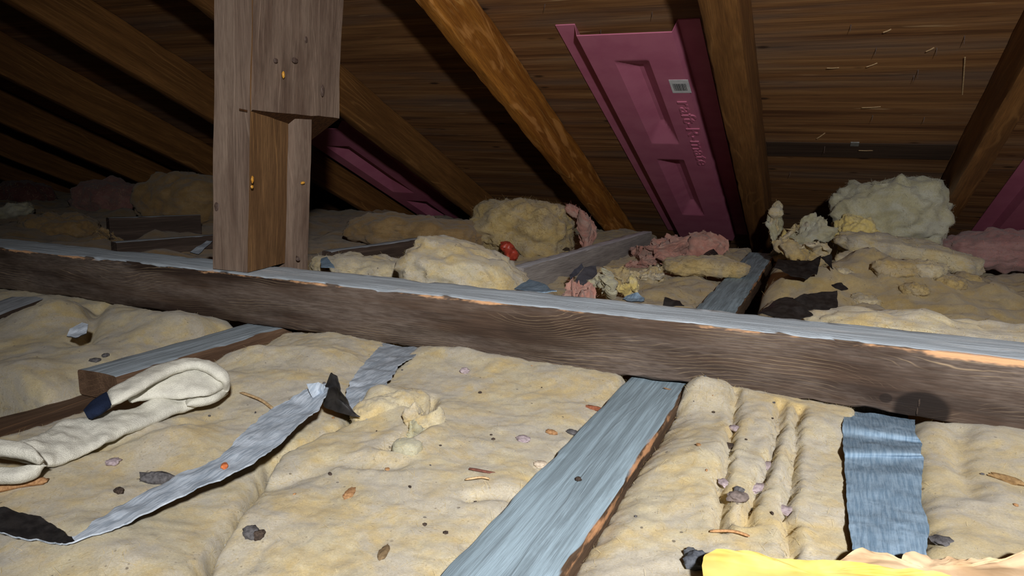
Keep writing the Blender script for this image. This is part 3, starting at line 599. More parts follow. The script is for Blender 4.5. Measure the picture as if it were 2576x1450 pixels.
for k, (p, sz) in enumerate((((0.1652,1.9348,0.05), .05), ((0.2339,1.9478,0.04), .045), ((0.3414,2.1538,0.03), .05), ((0.0861,2.1278,0.04), .045), ((0.2819,1.924,0.02), .035), ((0.1012,1.8037,0.04), .035), ((0.201,1.8362,0.02), .03), ((0.0465,1.9343,0.03), .03))):
    gz = ground(p[0], p[1])
    chunk('wool_tuft', (p[0], p[1], gz), (sz, sz * .8, sz * .42), (YELFAR, YELD)[k % 2], 'small rounded wool tuft on the broad dusty bed behind the beam at the right', seed=80 + k, amp=.35, sub=4, rz=k, fib=200, fl=.012, group='tufts on the right hand wool bed')
crumple('pink_wool_pile', (-0.3971,2.25,0.0266), (.16, .10, .07), [PNK], 'crumpled pile of pink wool at the foot of the large pink chute', n=15, seed=47, thick=.016, upright=.5, fmat=M_FIBP)
crumple('pink_wool_pile', (-0.4662,2.15,0.0039), (.06, .05, .03), [PNK], 'small pink wool clump at the left end of the pink pile', n=4, seed=48, thick=.010, fmat=M_FIBP)
crumple('wool_crumple', (-0.4717,1.78,0.0242), (.06, .05, .042), [YEL, YELFAR], 'crumpled yellow wool scrap leaning beside the pale upright joist', n=6, seed=49, thick=.012)
crumple('wool_crumple', (-0.3974,1.62,0.0245), (.035, .03, .026), [YELF], 'small rolled yellow wool curl just behind the beam', n=3, seed=52, thick=.010)
crumple('wool_crumple', (-0.4015,1.9,0.0036), (.055, .04, .03), [YELFAR, YEL], 'pale wool lumps in front of the pink pile', n=4, seed=51, thick=.014)
chunk('wool_piece', (-0.2797,2,0.0219), (.11, .06, .026), YELFAR, 'long yellow wool slab between the pink pile and the long board', seed=52, amp=.25, rz=.35, fib=500)
crumple('pink_wool_wisp', (-0.386,1.22,0.0723), (.036, .02, .022), [PNK], 'torn pink wool shreds sticking up just behind the beam', n=5, seed=53, thick=.004, upright=.95, fmat=M_FIBP, fib=40)
crumple('white_wool', (-0.4251,1.5,0.0458), (.035, .03, .035), [WHT], 'white wool tuft behind the pink shreds', n=4, seed=54, thick=.012)
chunk('white_wool', (0.1849,2.62,0.1365), (.165, .12, .115), WHT, 'large fluffy white wool mound under the bare plywood bay', seed=55, amp=.3, box=.5, spikes=.1, rz=.1, tilt=-.12, fib=2200, fl=.016, fmat=M_FIBW)
crumple('wool_chunk', (-0.074,2.5,0.0794), (.10, .08, .085), [YEL, WHT, YELF], 'torn yellow wool lump between the thick rafter and the white mound', n=9, seed=56, thick=.016, upright=.6)
crumple('wool_spike', (-0.1346,2.55,0.1257), (.022, .02, .06), [WHT, YEL], 'pale wool spike standing against the thick rafter', n=4, seed=57, thick=.010, upright=.97)
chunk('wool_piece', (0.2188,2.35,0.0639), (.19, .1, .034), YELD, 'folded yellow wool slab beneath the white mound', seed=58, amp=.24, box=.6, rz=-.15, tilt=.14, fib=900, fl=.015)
chunk('wool_piece', (0.1764,1.22,0.0544), (.20, .07, .03), YEL, 'pale yellow wool edge right behind the beam at the right', seed=71, amp=.2, box=.3, rz=-.12, fib=2500, fl=.006)
chunk('wool_chunk', (0.091,2.48,0.0919), (.06, .06, .055), YELF, 'bright yellow wool fold at the left end of the white mound', seed=72, amp=.3, box=.3, rz=.5, tilt=.4, fib=300, fl=.015)
crumple('wool_chunk', (-0.0494,2.2,0.0457), (.09, .06, .05), [YELFAR, YEL], 'small torn wool heap beside the far end of the long board', n=7, seed=59, thick=.014)
chunk('pink_wool_pile', (0.5105,2.6,0.0609), (.17, .12, .05), glasswool('glass_wool_mauve', (150, 110, 108), (160, 126, 122), (150, 134, 130), .5, False), 'dull pink wool heap at the right edge below the rafters', seed=60, amp=.3, fib=500, fmat=M_FIBP)
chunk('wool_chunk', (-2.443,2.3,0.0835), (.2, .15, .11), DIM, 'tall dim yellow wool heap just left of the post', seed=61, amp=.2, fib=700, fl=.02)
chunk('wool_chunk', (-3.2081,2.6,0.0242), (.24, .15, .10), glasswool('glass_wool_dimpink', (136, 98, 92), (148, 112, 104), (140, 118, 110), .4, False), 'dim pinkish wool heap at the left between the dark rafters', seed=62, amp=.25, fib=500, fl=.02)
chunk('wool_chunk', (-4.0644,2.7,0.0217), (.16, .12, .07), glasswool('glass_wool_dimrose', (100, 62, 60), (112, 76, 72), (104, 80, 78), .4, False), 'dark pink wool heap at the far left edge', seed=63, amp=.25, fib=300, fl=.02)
chunk('wool_chunk', (-2.5316,1.8,0.0019), (.16, .1, .05), DIM, 'pale rolled wool lump behind the left end of the beam', seed=64, amp=.3, box=.2, fib=500, fl=.02)
crumple('wool_chunk', (-2.1445,1.7,0.0117), (.06, .05, .045), [DIM], 'ragged wool tuft in front of the far dark joist end', n=5, seed=65, thick=.012)
chunk('wool_chunk', (-3.0954,2,0.0171), (.09, .06, .03), WHT, 'pale grey wool shred at the left edge behind the beam', seed=66, amp=.35, sub=4, tilt=-.3, fib=200, fl=.02)

# ------------------------------------------------------------------ pink vent chutes
def chute(label, cx, t0=-1.01, rec=((-.052, .040, -.88, -.335), (-.060, .034, -.195, .43)), print_=True):
    W2 = .182; fl_, bev, dep = .052, .010, .036; t1 = .78
    root = empty('vent_chute', rw(cx, t1, RD), label, 'vent chute', 'pink rafter vent chutes'); root.rotation_euler = (-RS, 0, 0)
    loc = lambda x, t, w: (x, t - t1, w - RD)                     # chute frame: origin at its lower edge against the plywood
    xs = [-W2, -W2 + fl_, -W2 + fl_ + bev, W2 - fl_ - bev, W2 - fl_, W2]; ws = [RD - .004, RD - .004, RD - dep, RD - dep, RD - .004, RD - .004]
    def hgt(x, t):
        w = float(np.interp(x, xs, ws))
        for a, b, c, d in rec:
            e = min((x - a) / .046, (b - x) / .034, (t - c) / .075, (d - t) / .12)
            if e > 0: w += min(1, e) * (dep - .006)
        return w
    gx = sorted(set([round(v, 5) for v in list(np.linspace(-W2, W2, 48)) + xs + [q for a in rec for q in (a[0], a[1], a[0] + .046, a[1] - .034)]])); gt = sorted(set([round(v, 5) for v in list(np.linspace(t0, t1, 150)) + [q for r in rec for q in (r[2], r[3], r[2] + .075, r[3] - .12)]]))
    n = len(gx) * len(gt); V = [loc(x, t, hgt(x, t)) for t in gt for x in gx] + [loc(x, t, hgt(x, t) + .003) for t in gt for x in gx]
    F = [f[::-1] for f in shell(len(gx), len(gt), n)]
    body = build('chute_body', V, F, PINKP, root, mw=world_of(root), sharp=24)
    if not print_: return root
    # barcode sticker and raised lettering on the right hand strip
    sx, st = .100, -.735
    sv = lambda dx, dt, w: loc(sx + dx, st + dt, RD - dep - w)
    stk = build('barcode_sticker', [sv(a, b, c) for c in (.0002, .0009) for a, b in ((-.026, -.038), (.026, -.038), (.026, .038), (-.026, .038))], [(0, 1, 2, 3), (7, 6, 5, 4), (0, 4, 5, 1), (1, 5, 6, 2), (2, 6, 7, 3), (3, 7, 4, 0)], STICK, root, mw=world_of(root), smooth=False)
    V = []; F = []; x = -.019; rr = random.Random(4)
    while x < .018:
        w = rr.choice((.0008, .0012, .002)); q = len(V); V += [sv(a, b, c) for c in (.0008, .0012) for a, b in ((x, -.016), (x + w, -.016), (x + w, .024), (x, .024))]
        F += [(q, q + 1, q + 2, q + 3), (q + 7, q + 6, q + 5, q + 4), (q, q + 4, q + 5, q + 1), (q + 1, q + 5, q + 6, q + 2), (q + 2, q + 6, q + 7, q + 3), (q + 3, q + 7, q + 4, q)]; x += w + rr.choice((.0009, .0014))
    build('barcode', V, F, INK, stk, mw=world_of(root), smooth=False)
    cu = bpy.data.curves.new('lettering', 'FONT'); cu.body = 'raft-R-mate'; cu.size = .062; cu.extrude = .0022; cu.bevel_depth = .0006; cu.resolution_u = 3
    tmp = bpy.data.objects.new('lettering_tmp', cu); COL.objects.link(tmp); me = bpy.data.meshes.new_from_object(tmp); bpy.data.objects.remove(tmp)
    V = [loc(.078 + v.co.y * .95, -.65 + v.co.x * 1.72, RD - dep - v.co.z) for v in me.vertices]; F = [list(p.vertices) for p in me.polygons]
    build('raised_lettering', V, F, PINKP, root, mw=world_of(root), sharp=30)
    return root
chute('large pink plastic vent chute with barcode sticker, right of the orange rafter', -.497)
chute('small half hidden pink vent chute to the right of the notched post', -1.87, -.42, ((-.060, .060, -.25, .315), (-.060, .060, .44, .74)), False)
chute('dim pink vent chute cut off by the right edge of the picture', .708, -.70, ((-.05, .04, -.55, 0.), (-.05, .04, .15, .7)), False)

# nails, splinters and the plywood clip on the roof sheathing
for x, t, L in ((0.0158,-0.9523,0.14), (0.1733,-0.7072,0.14), (0.204,-0.8394,0.14), (0.0771,-0.8472,0.14), (0.0999,-0.4783,0.14), (0.2299,-0.4665,0.14), (-0.0186,-0.252,0.14), (-0.1236,-0.0148,0.14), (0.179,-0.7373,0.14), (0.2512,-0.8879,0.14), (-0.424,-1.0433,0.14), (-0.5682,-0.9752,0.14), (-0.6776,-1.1008,0.14)):
    rod('nail', rw(x, t, RD + .002), rw(x + random.uniform(-.002, .002), t + .004, RD - random.uniform(.014, .024)), .0013, RUST, ceil_, 6, .0004)
a = (0.066,-0.3051,0.14); slab('plywood_clip', a[0] - .012, a[0] + .012, -.290, -.262, RD - .003, RD - .0005, STEEL, ceil_)
for p, q in (((0.2969,-0.6012,0.138), (0.2672,-0.8033,0.138)), ((0.1143,-0.5328,0.138), (0.0674,-0.5379,0.138)), ((0.0853,-0.7748,0.138), (0.062,-0.766,0.138)), ((-0.0008,-0.7547,0.138), (-0.0289,-0.7641,0.138)), ((0.1003,-0.9274,0.138), (0.0845,-0.9236,0.138)), ((-0.0215,-0.354,0.138), (-0.0432,-0.3236,0.138)), ((0.1209,-0.226,0.138), (0.0796,-0.2364,0.138)), ((0.1982,-0.8415,0.138), (0.183,-0.8335,0.138))):
    p = (p[0], p[1], RD); q = (q[0], q[1], RD)
    P = [rw(p[0], p[1], RD - .0006), rw((p[0] + q[0]) / 2, (p[1] + q[1]) / 2, RD - .004), rw(q[0], q[1], RD - .006)]
    d = Vector(q) - Vector(p); s = Vector((-d.y, d.x, 0)).normalized() * .0014; s = ROOF.to_3x3() @ s
    ribbon('splinter', [tuple(Vector(v) + s) for v in P], [tuple(Vector(v) - s) for v in P], SLIV, ceil_, .0012, 8, 3, .0004, 0)

# ------------------------------------------------------------------ paper strips
st1 = ribbon('paper_strip', [(-0.6002,0.3383,0.02), (-0.5759,0.3411,0.018), (-0.5473,0.3498,0.013), (-0.5202,0.3497,0.01), (-0.4975,0.3459,0.01), (-0.5064,0.3911,0.012), (-0.5057,0.4425,0.015), (-0.496,0.4834,0.018), (-0.5084,0.527,0.021), (-0.5291,0.584,0.024), (-0.5302,0.6299,0.028), (-0.522,0.6651,0.034), (-0.51,0.6708,0.038)],
             [(-0.5753,0.3223,0.012), (-0.5492,0.3235,0.012), (-0.5211,0.3314,0.009), (-0.5008,0.3355,0.008), (-0.4888,0.3424,0.01), (-0.4774,0.371,0.013), (-0.4717,0.4155,0.016), (-0.463,0.4593,0.019), (-0.4573,0.4924,0.022), (-0.4654,0.5467,0.025), (-0.4783,0.6018,0.028), (-0.4868,0.6356,0.034), (-0.5049,0.6684,0.038)], [PAP, BLK], None, .0014, 150, 11, .003, .0025, 3, wf=45, rest=True)
BVH.append(BVHTree.FromPolygons([tuple(st1.location + v.co) for v in st1.data.vertices], [list(p.vertices) for p in st1.data.polygons]))
tag(st1, 'long curling strip of dusty grey paper lifted off the wool at the lower left', 'paper strip')
for k in range(48 * 10): st1.data.polygons[k].material_index = 1       # its left end is rolled over: the black back faces up
st2 = empty('paper_strip', (-0.5344,0.8211,0), 'grey paper strip with an upturned black flap covering a board by the beam', 'paper strip')
ribbon('strip', [(-0.6249,0.9676,0.002), (-0.5849,0.8629,0.008), (-0.5529,0.7848,0.01), (-0.5266,0.7303,0.008), (-0.4868,0.6746,0.004)], [(-0.5459,0.972,0.002), (-0.5264,0.87,0.01), (-0.5051,0.8027,0.012), (-0.4767,0.7304,0.008), (-0.4553,0.6705,0.002)], [PAP, BLK], st2, .0014, 60, 13, .003, .003, 5)
scrap('black_flap', [(-0.5164,0.6698,0.02), (-0.4909,0.6524,0.058), (-0.4808,0.6482,0.056), (-0.4754,0.6476,0.04), (-0.4712,0.6591,0.02), (-0.4561,0.6586,0.01), (-0.4792,0.6536,0.012), (-0.5044,0.6612,0.014)], BLK, st2, .0016, 5, .003, 2)
scrap('torn_corner', [(-0.5152,0.6398,0.045), (-0.5056,0.6479,0.046), (-0.4917,0.6424,0.045), (-0.4981,0.6461,0.03), (-0.5015,0.631,0.034)], [PAP, BLK], st2, .0014, 3, .004, 7)
st4 = ribbon('paper_strip', [(0.0449,0.9722,-0.002), (0.042,0.8948,0.006), (0.0425,0.8683,0.001), (0.0414,0.8076,0.007), (0.0424,0.7926,0.002), (0.0423,0.7235,0.005), (0.0426,0.6648,0.004), (0.0433,0.6231,0.006), (0.0444,0.5871,0.004), (0.0449,0.5384,0.002)],
             [(0.1245,0.9814,-0.002), (0.1171,0.8984,0.006), (0.1224,0.8877,0.001), (0.1155,0.8365,0.007), (0.1185,0.835,0.002), (0.1084,0.756,0.005), (0.104,0.7113,0.004), (0.1046,0.6659,0.006), (0.0977,0.6127,0.004), (0.0943,0.5619,0.002)], [PAPB, BLK], None, .0014, 110, 17, .0012, .0022, 9, wf=28)
tag(st4, 'flat blue grey paper strip with crosswise folds at the lower right', 'paper strip')
o = scrap('kraft_paper', [(0.0241,0.5507,0.013), (0.0392,0.5694,0.013), (0.0507,0.5767,0.015), (0.0611,0.5792,0.015), (0.0651,0.5768,0.014), (0.0764,0.5762,0.014), (0.079,0.5841,0.015), (0.0937,0.5886,0.015), (0.0974,0.5863,0.014), (0.1128,0.5966,0.015), (0.1254,0.6044,0.016), (0.1407,0.6112,0.015), (0.1707,0.633,0.013), (0.1946,0.6275,0.011), (0.1701,0.5249,0.003), (0.0758,0.4697,0.005), (0.0217,0.4678,0.006)], KRAFT, None, .001, 6, .006, 4, 35)
tag(o, 'torn tan paper with a ragged edge at the bottom right', 'paper')
o = scrap('yellow_paper', [(-0.0576,0.5065,0.017), (-0.0566,0.5139,0.019), (-0.0504,0.521,0.021), (-0.029,0.5255,0.023), (-0.0096,0.5254,0.021), (0.0089,0.5312,0.022), (0.0299,0.5395,0.022), (0.0508,0.5455,0.022), (0.0666,0.5514,0.021), (0.0899,0.5572,0.019), (0.1228,0.5643,0.017), (0.1085,0.4977,0.013), (-0.0138,0.424,0.013), (-0.0493,0.4565,0.015)], YPAP, None, .0012, 6, .003, 8, 30)
tag(o, 'bright yellow paper sheet at the bottom edge, lower right', 'paper')
o = scrap('paper_scrap', [(-1.0539,0.7465,0.012), (-1.0644,0.7595,0.02), (-1.0674,0.7821,0.024), (-1.0517,0.7817,0.022), (-1.037,0.7671,0.014), (-1.0318,0.7445,0.012)], [PAP, BLK], None, .0015, 3, .003, 11); tag(o, 'small grey paper scrap tucked in the dusty wool at the left', 'paper scrap')

# black and grey scraps beyond the beam
def bs(label, pts, mats=BLK, seed=0, cat='paper scrap', curl=.006):
    o = scrap('paper_scrap', pts, mats, None, .0016, 4, curl, seed, 25); tag(o, label, cat); return o
bs('curved black scrap lying right behind the beam, right of the long board', [(-0.0786,1.16,0.0753), (-0.0723,1.2,0.0812), (-0.0544,1.24,0.0864), (-0.0336,1.24,0.0885), (-0.0172,1.2,0.0857), (-0.0019,1.17,0.0793), (-0.0204,1.15,0.0762), (-0.0533,1.14,0.0769)], seed=1)
bs('folded black scrap with a square corner behind the beam', [(-0.0346,1.28,0.0816), (-0.0085,1.32,0.087), (0.0318,1.34,0.0918), (0.0347,1.27,0.0734), (0.0168,1.26,0.0707), (-0.0002,1.26,0.0754), (-0.0145,1.25,0.0718)], seed=2)
bs('black paper roll leaning on the wool by the far end of the long board', [(-0.0968,1.82,0.0602), (-0.0927,1.88,0.0742), (-0.0196,1.9,0.0727), (0.0024,1.92,0.0828), (-0.0023,1.84,0.0485), (-0.023,1.8,0.0412), (-0.058,1.8,0.0492)], seed=3)
bs('narrow black paper tab standing beside the black roll', [(0.0007,1.88,0.0863), (0.0253,1.9,0.0925), (0.0307,1.85,0.0613), (0.0211,1.86,0.0723), (0.0099,1.87,0.0815)], seed=4)
bs('small black sliver on the wool above the folded black scrap', [(0.0257,1.55,0.0704), (0.0428,1.56,0.0721), (0.0557,1.54,0.0669), (0.0445,1.53,0.0643), (0.0318,1.54,0.0662)], seed=5)
bs('small pointed black scrap peeking over the beam', [(-0.2225,1.15,0.0771), (-0.2239,1.17,0.0846), (-0.2129,1.17,0.0824), (-0.2014,1.17,0.081), (-0.1871,1.14,0.0787)], seed=6)
bs('blue grey paper tab peeking over the beam', [(-0.2885,1.15,0.0782), (-0.286,1.17,0.0831), (-0.269,1.17,0.0874), (-0.2545,1.16,0.0825), (-0.2487,1.13,0.0792), (-0.2743,1.13,0.0792)], [PAPB, BLK], seed=7)
bs('black hollow scrap below the pink wool pile', [(-0.4484,2.05,0.0061), (-0.4357,2.08,0.0079), (-0.4051,2.05,0.0006), (-0.4007,2,-0.0102), (-0.4253,2.02,-0.0039)], seed=8)
bs('dark crumpled scrap at the right end of the pink pile', [(-0.3169,2.12,0.0263), (-0.3052,2.16,0.0433), (-0.2825,2.16,0.0542), (-0.2581,2.12,0.0354), (-0.2718,2.12,0.0434), (-0.2834,2.1,0.0313), (-0.3001,2.1,0.0209)], seed=9)
bs('large slate grey scrap leaning against the pale upright joist', [(-0.5027,1.56,0.0238), (-0.5105,1.6,0.0329), (-0.5109,1.66,0.0465), (-0.4955,1.7,0.0484), (-0.4809,1.66,0.0338), (-0.4788,1.58,0.0193), (-0.4879,1.55,0.0158)], plain('slate_paper', (84, 84, 92), (70, 70, 78), 40, .8), seed=10)
bs('slim slate grey scrap beside the larger one', [(-0.5297,1.6,0.0312), (-0.5308,1.64,0.0417), (-0.5254,1.68,0.0504), (-0.5179,1.67,0.0446), (-0.519,1.62,0.0322), (-0.5209,1.58,0.0265)], plain('slate_paper_dark', (74, 76, 88), (62, 64, 74), 40, .8), seed=11)
bs('dusty blue paper lying at the near end of the pale upright joist', [(-0.499,1.2,0.069), (-0.5121,1.3,0.0679), (-0.482,1.29,0.0659), (-0.4076,1.17,0.074), (-0.445,1.15,0.0736)], PAPB, seed=12, curl=.003)
bs('black gap scrap on top of the pale upright joist', [(-0.6633,1.9342,0.048), (-0.6728,1.9925,0.048), (-0.659,1.9801,0.048), (-0.6396,1.9297,0.048), (-0.648,1.9136,0.048)], seed=13, curl=.0005)
bs('narrow grey strip leaning behind the beam beside the post', [(-1.2732,1.2,0.076), (-1.3456,1.32,0.0842), (-1.3282,1.32,0.0854), (-1.2376,1.19,0.0746)], [PAP, BLK], seed=14, curl=.002)
bs('grey paper edge behind the beam right of the post', [(-0.9013,1.17,0.0771), (-0.9604,1.25,0.0805), (-0.9462,1.25,0.0849), (-0.8598,1.16,0.0818)], PAPB, seed=15, curl=.002)

# ------------------------------------------------------------------ white knit cloth
cl = empty('cloth', (-0.689,0.5545,0), 'folded white knit cloth with a navy blue tip lying on the wool at the left', 'cloth')
ribbon('lower_layer', [(-0.6572,0.6679,0.014), (-0.6522,0.6169,0.022), (-0.668,0.5912,0.02), (-0.6763,0.5453,0.018), (-0.6925,0.5147,0.018), (-0.7,0.4889,0.02), (-0.6925,0.464,0.02), (-0.6769,0.4272,0.024), (-0.7022,0.4079,0.024)],
       [(-0.6416,0.6514,0.01), (-0.6338,0.6101,0.012), (-0.6407,0.5766,0.012), (-0.6391,0.5141,0.012), (-0.634,0.4819,0.012), (-0.6336,0.4607,0.01), (-0.6319,0.4303,0.01), (-0.639,0.4166,0.014), (-0.697,0.4037,0.014)], CLOTH, cl, .013, 90, 21, .001, .004, 3, puff=True, wf=36)
ribbon('inner_fold', [(-0.6762,0.5404,0.034), (-0.6746,0.5711,0.038), (-0.6701,0.6062,0.044), (-0.6612,0.6363,0.046), (-0.6364,0.6315,0.042), (-0.632,0.6314,0.032)], [(-0.6778,0.5451,0.026), (-0.6608,0.5688,0.026), (-0.6376,0.5803,0.028), (-0.6208,0.5953,0.028), (-0.622,0.6141,0.026), (-0.6291,0.6304,0.024)], CLOTH, cl, .012, 60, 15, .001, .003, 4, puff=True, wf=36)
ribbon('outer_fold', [(-0.6879,0.5261,0.04), (-0.6845,0.5442,0.046), (-0.6906,0.5764,0.05), (-0.683,0.6067,0.054), (-0.6655,0.6295,0.054), (-0.6392,0.6347,0.048), (-0.6219,0.6325,0.038), (-0.6275,0.6366,0.02), (-0.621,0.6096,0.018), (-0.6339,0.5817,0.018)],
       [(-0.6604,0.5096,0.038), (-0.6527,0.528,0.044), (-0.6533,0.556,0.05), (-0.6579,0.5897,0.052), (-0.6519,0.6126,0.052), (-0.6302,0.6159,0.048), (-0.6202,0.6196,0.038), (-0.6329,0.6318,0.024), (-0.6371,0.6168,0.02), (-0.6457,0.5902,0.02)], CLOTH, cl, .011, 90, 11, .0008, .0015, 5, puff=True, wf=50)
ribbon('navy_tip', [(-0.6805,0.4946,0.03), (-0.6845,0.5063,0.036), (-0.6847,0.515,0.039), (-0.6884,0.5274,0.04)], [(-0.6661,0.4863,0.03), (-0.655,0.4896,0.035), (-0.6546,0.4967,0.037), (-0.659,0.5089,0.038)], NAVY, cl, .0105, 24, 11, .0005, .0008, 6, puff=True)
ribbon('hem_fold', [(-0.6825,0.3967,0.034), (-0.6541,0.4034,0.036), (-0.6346,0.4063,0.034), (-0.6122,0.4036,0.028)], [(-0.6652,0.3856,0.03), (-0.6406,0.3907,0.032), (-0.6266,0.3951,0.03), (-0.612,0.3988,0.024)], CLOTH, cl, .012, 36, 11, .001, .002, 7, puff=True)
ribbon('hem_fold', [(-0.6566,0.3793,0.02), (-0.634,0.3887,0.02), (-0.6252,0.3986,0.02), (-0.6159,0.4044,0.024)], [(-0.6416,0.3696,0.016), (-0.6195,0.3822,0.016), (-0.6138,0.3957,0.016), (-0.6159,0.407,0.02)], CLOTH, cl, .012, 36, 11, .001, .002, 8, puff=True)

# ------------------------------------------------------------------ small litter
def litter(name, p, s, mat, label, cat, seed, group=None, rz=None, flat=.5, sub=3):
    x, y = p[0], p[1]; z = ground(x, y); r = random.Random(seed)
    o = lump(name, (x, y, z + s[2] * .55), s, mat, None, seed, sub, r.uniform(0, 6) if rz is None else rz, .35); return tag(o, label, cat, group)
litter('stone', (-0.5437,0.4603,0.01), (.017, .007, .006), STONE, 'long grey stone on the wool beside the curled paper strip', 'stone', 1, rz=.35, sub=3)
litter('stone', (-0.3884,0.4119,0), (.008, .006, .005), STONE, 'dark grey pebble on the wool at the lower left of centre', 'stone', 2)
litter('stone', (-0.381,0.4114,0.006), (.005, .004, .004), DROP, 'small dark pebble touching the grey pebble at lower left', 'stone', 3)
litter('stone', (-0.5483,0.4244,0), (.0035, .0045, .003), DROP, 'dark brown seed on the wool below the white cloth', 'seed', 4)
litter('stone', (-0.9655,0.724,0), (.008, .005, .003), STONE, 'flat grey pebble above the pale board, left of its twin', 'stone', 5)
litter('stone', (-0.9698,0.7445,0), (.006, .004, .003), STONE, 'smaller flat grey pebble above the pale board', 'stone', 6)
litter('stone', (-0.6075,0.4666,0.005), (.008, .006, .003), FLAKE, 'pale grey flake just below the white cloth', 'flake', 7)
litter('stone', (-0.0721,0.8016,0), (.0065, .005, .004), DROP, 'shiny dark pebble in the furrow of the ribbed batt', 'stone', 8)
litter('stone', (-0.049,0.6664,0), (.005, .004, .003), STONE, 'small grey pebble above the larger one in the ribbed batt', 'stone', 9)
litter('stone', (-0.0483,0.6475,0), (.009, .007, .005), plain('taupe_stone', (120, 108, 104), (96, 86, 82), 300, .85), 'taupe pebble in the ribbed batt near the yellow paper', 'stone', 10)
litter('flake', (-0.2813,0.7128,0), (.008, .008, .003), FLAKE, 'lilac grey flake on the centre batt left of the long board', 'flake', 11)
litter('flake', (-0.2431,0.7675,0), (.008, .005, .003), STONE, 'grey flake on the centre batt close to the long board', 'flake', 12)
litter('wood_chip', (-0.263,0.7531,0), (.009, .004, .003), CHIP, 'tan wood chip between the lilac flake and the grey flake', 'wood chip', 13, rz=-.4)
litter('wood_chip', (-0.2409,0.8518,0), (.016, .0035, .003), plain('red_chip', (150, 92, 66), (120, 70, 50), 300, .8), 'reddish wood splinter on the batt beside the long board', 'wood chip', 14, rz=-.1)
litter('wood_chip', (-0.367,0.5115,0), (.0045, .011, .002), CHIP, 'small tan chip on the centre batt', 'wood chip', 15, rz=.3)
litter('wood_chip', (-0.4745,0.4738,0.024), (.006, .003, .002), plain('orange_chip', (206, 120, 72), (180, 96, 56), 300, .8), 'tiny orange chip lying on the curled paper strip', 'wood chip', 16)
litter('flake', (-0.2407,0.659,0), (.007, .007, .003), plain('pale_flake', (206, 192, 172), (186, 170, 150), 300, .8), 'pale flake by the long board', 'flake', 17)
litter('wool_tuft', (-0.4342,0.4339,0), (.011, .005, .004), STICK, 'tiny bright white tuft below the curled paper strip', 'tuft', 18)
litter('stone', (-0.0655,0.5345,0), (.010, .009, .007), plain('slate_stone', (86, 90, 98), (64, 68, 76), 300, .8), 'slate grey pebble at the left tip of the yellow paper', 'stone', 19)
litter('stone', (-0.0708,0.5447,0), (.008, .005, .004), plain('slate_stone_light', (104, 108, 114), (84, 88, 94), 300, .8), 'smaller slate pebble just above the one by the yellow paper', 'stone', 20)
litter('flake', (-0.0697,0.8485,0), (.007, .010, .003), FLAKE, 'lilac flake at the head of the first furrow in the ribbed batt', 'flake', 21)
litter('flake', (-0.0352,0.702,0), (.006, .013, .003), FLAKE, 'curved lilac flake in the middle furrow of the ribbed batt', 'flake', 22, rz=-.5)
litter('flake', (-0.0309,0.7669,0), (.006, .012, .003), FLAKE, 'lilac flake higher up in the middle furrow of the ribbed batt', 'flake', 23, rz=-.4)
litter('flake', (-0.0048,0.6628,0), (.008, .012, .003), FLAKE, 'grey lilac flake in the furrow next to the flat blue strip', 'flake', 24)
litter('flake', (-0.0631,0.6883,0), (.009, .005, .003), FLAKE, 'pale lilac flake below the shiny dark pebble', 'flake', 25)
litter('flake', (0.1146,0.661,0), (.008, .009, .003), STONE, 'grey flake right of the flat blue strip', 'flake', 26)
litter('leaf', (0.1515,0.6111,0.02), (.014, .006, .006), plain('amber_shell', (176, 122, 52), (110, 74, 36), 200, .5), 'amber seed husk at the bottom right corner', 'husk', 27, rz=.9)
litter('leaf', (0.1489,0.6205,0.02), (.012, .004, .005), DROP, 'dark seed husk beside the amber one at the bottom right', 'husk', 28, rz=-.7)
litter('wood_chip', (0.1922,0.8291,0), (.016, .005, .004), plain('brown_chip', (146, 118, 80), (120, 94, 62), 300, .85), 'brown chip on the batt near the right edge', 'wood chip', 29, rz=-.4)
litter('wood_chip', (-0.2851,0.4394,0), (.0035, .011, .002), plain('olive_chip', (128, 108, 80), (104, 86, 62), 300, .85), 'olive brown chip near the bottom centre left', 'wood chip', 30, rz=.25)
litter('stone', (-0.4433,0.8904,0), (.007, .006, .004), FLAKE, 'grey pebble on the centre batt just below the beam', 'stone', 31)
litter('stone', (-0.1915,0.6313,0.003), (.003, .003, .002), DROP, 'dark crumb on the long blue board', 'crumb', 32)
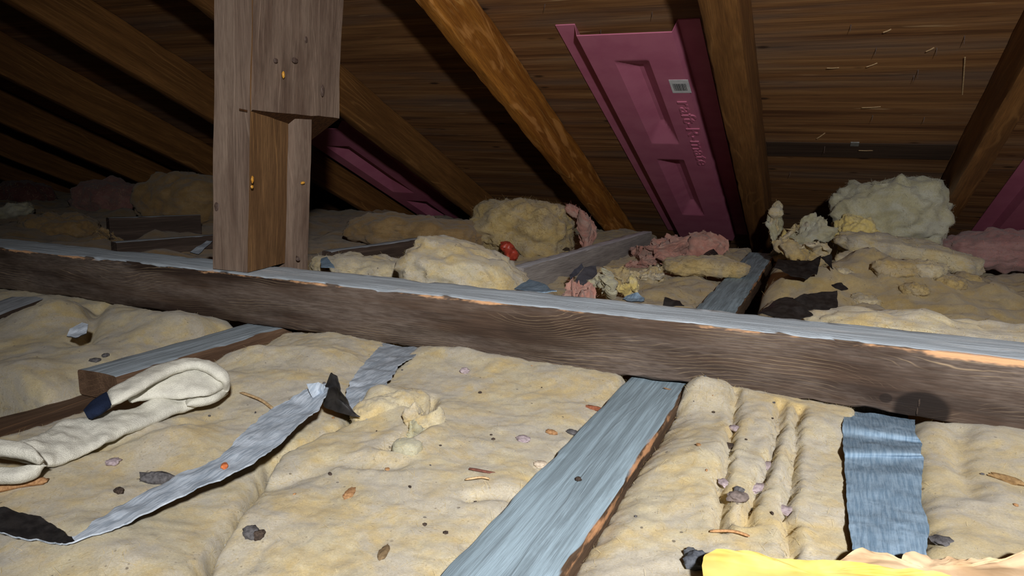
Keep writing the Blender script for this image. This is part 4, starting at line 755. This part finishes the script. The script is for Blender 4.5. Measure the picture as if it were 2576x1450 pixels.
def twig(label, a, b, r, mat, lift=.003, cat='twig'):
    za, zb = ground(a[0], a[1]) + lift, ground(b[0], b[1]) + lift
    mid = ((a[0] + b[0]) / 2 + .002, (a[1] + b[1]) / 2 + .003, (za + zb) / 2 + .001)
    P = [(a[0], a[1], za), mid, (b[0], b[1], zb)]; d = Vector(b[:3]) - Vector(a[:3]); s = Vector((-d.y, d.x, 0)).normalized() * r
    o = ribbon('twig', [tuple(Vector(p) - s) for p in P], [tuple(Vector(p) + s) for p in P], mat, None, r * 1.4, 14, 4, .0006, 0, puff=True); return tag(o, label, cat)
twig('orange brown wood sliver at the left edge below the white cloth', (-0.6595,0.3724,0), (-0.6178,0.4087,0), .0045, CHIP)
twig('thin reddish twig on the centre batt by the long board', (-0.2928,0.6015,0), (-0.2327,0.6272,0), .0018, plain('red_twig', (120, 76, 62), (92, 58, 48), 200, .8))
twig('pale thin straw on the centre batt', (-0.2852,0.5779,0), (-0.2653,0.5896,0), .0014, SLIV)
twig('brown straw across the top of the long board near the beam', (-0.1762,0.9479,0), (-0.1502,0.9615,0), .0012, plain('straw_brown', (140, 108, 80), (110, 82, 60), 200, .8))
twig('tan straw on the ribbed batt above the yellow paper', (-0.0624,0.5807,0), (-0.0313,0.5837,0), .0016, CHIP)
twig('white straw sticking out of the wool right of the white cloth', (-0.6553,0.6866,0.01), (-0.5757,0.6561,0.01), .0022, SLIV)
r = random.Random(5)
CR = (((-.62, -.25, .48, .95), C_L, J3Lp, 16, 'tiny crumb on the large centre batt left of the long board', 'crumbs on the centre batt'),
      ((-.95, -.5, .5, .9), B_L, B_R, 10, 'tiny crumb on the batt below the white cloth', 'crumbs on the lower left batt'),
      ((-.2, .1, .46, .95), J3Rp, J4L, 14, 'tiny crumb on the ribbed batt between the long board and the flat blue strip', 'crumbs on the ribbed batt'),
      ((.1, .3, .5, .95), J4R, [(.9, .1), (.9, 1.2)], 9, 'tiny crumb on the lower right batt right of the flat blue strip', 'crumbs on the lower right batt'))
for (xa, xb, ya, yb), bl_, br_, n, lab, grp in CR:
    k = 0
    while k < n:
        x = r.uniform(xa, xb); y = r.uniform(ya, yb)
        if not interp(bl_, y) + .02 < x < interp(br_, y) - .02: continue
        s = r.uniform(.0012, .003); k += 1
        o = lump('crumb', (x, y, ground(x, y) + s * .4), (s, s * r.uniform(.5, 1), s * .6), r.choice((DROP, DROP, STONE, CHIP)), None, k, 1, r.uniform(0, 6), .3); tag(o, lab, 'crumb', grp)
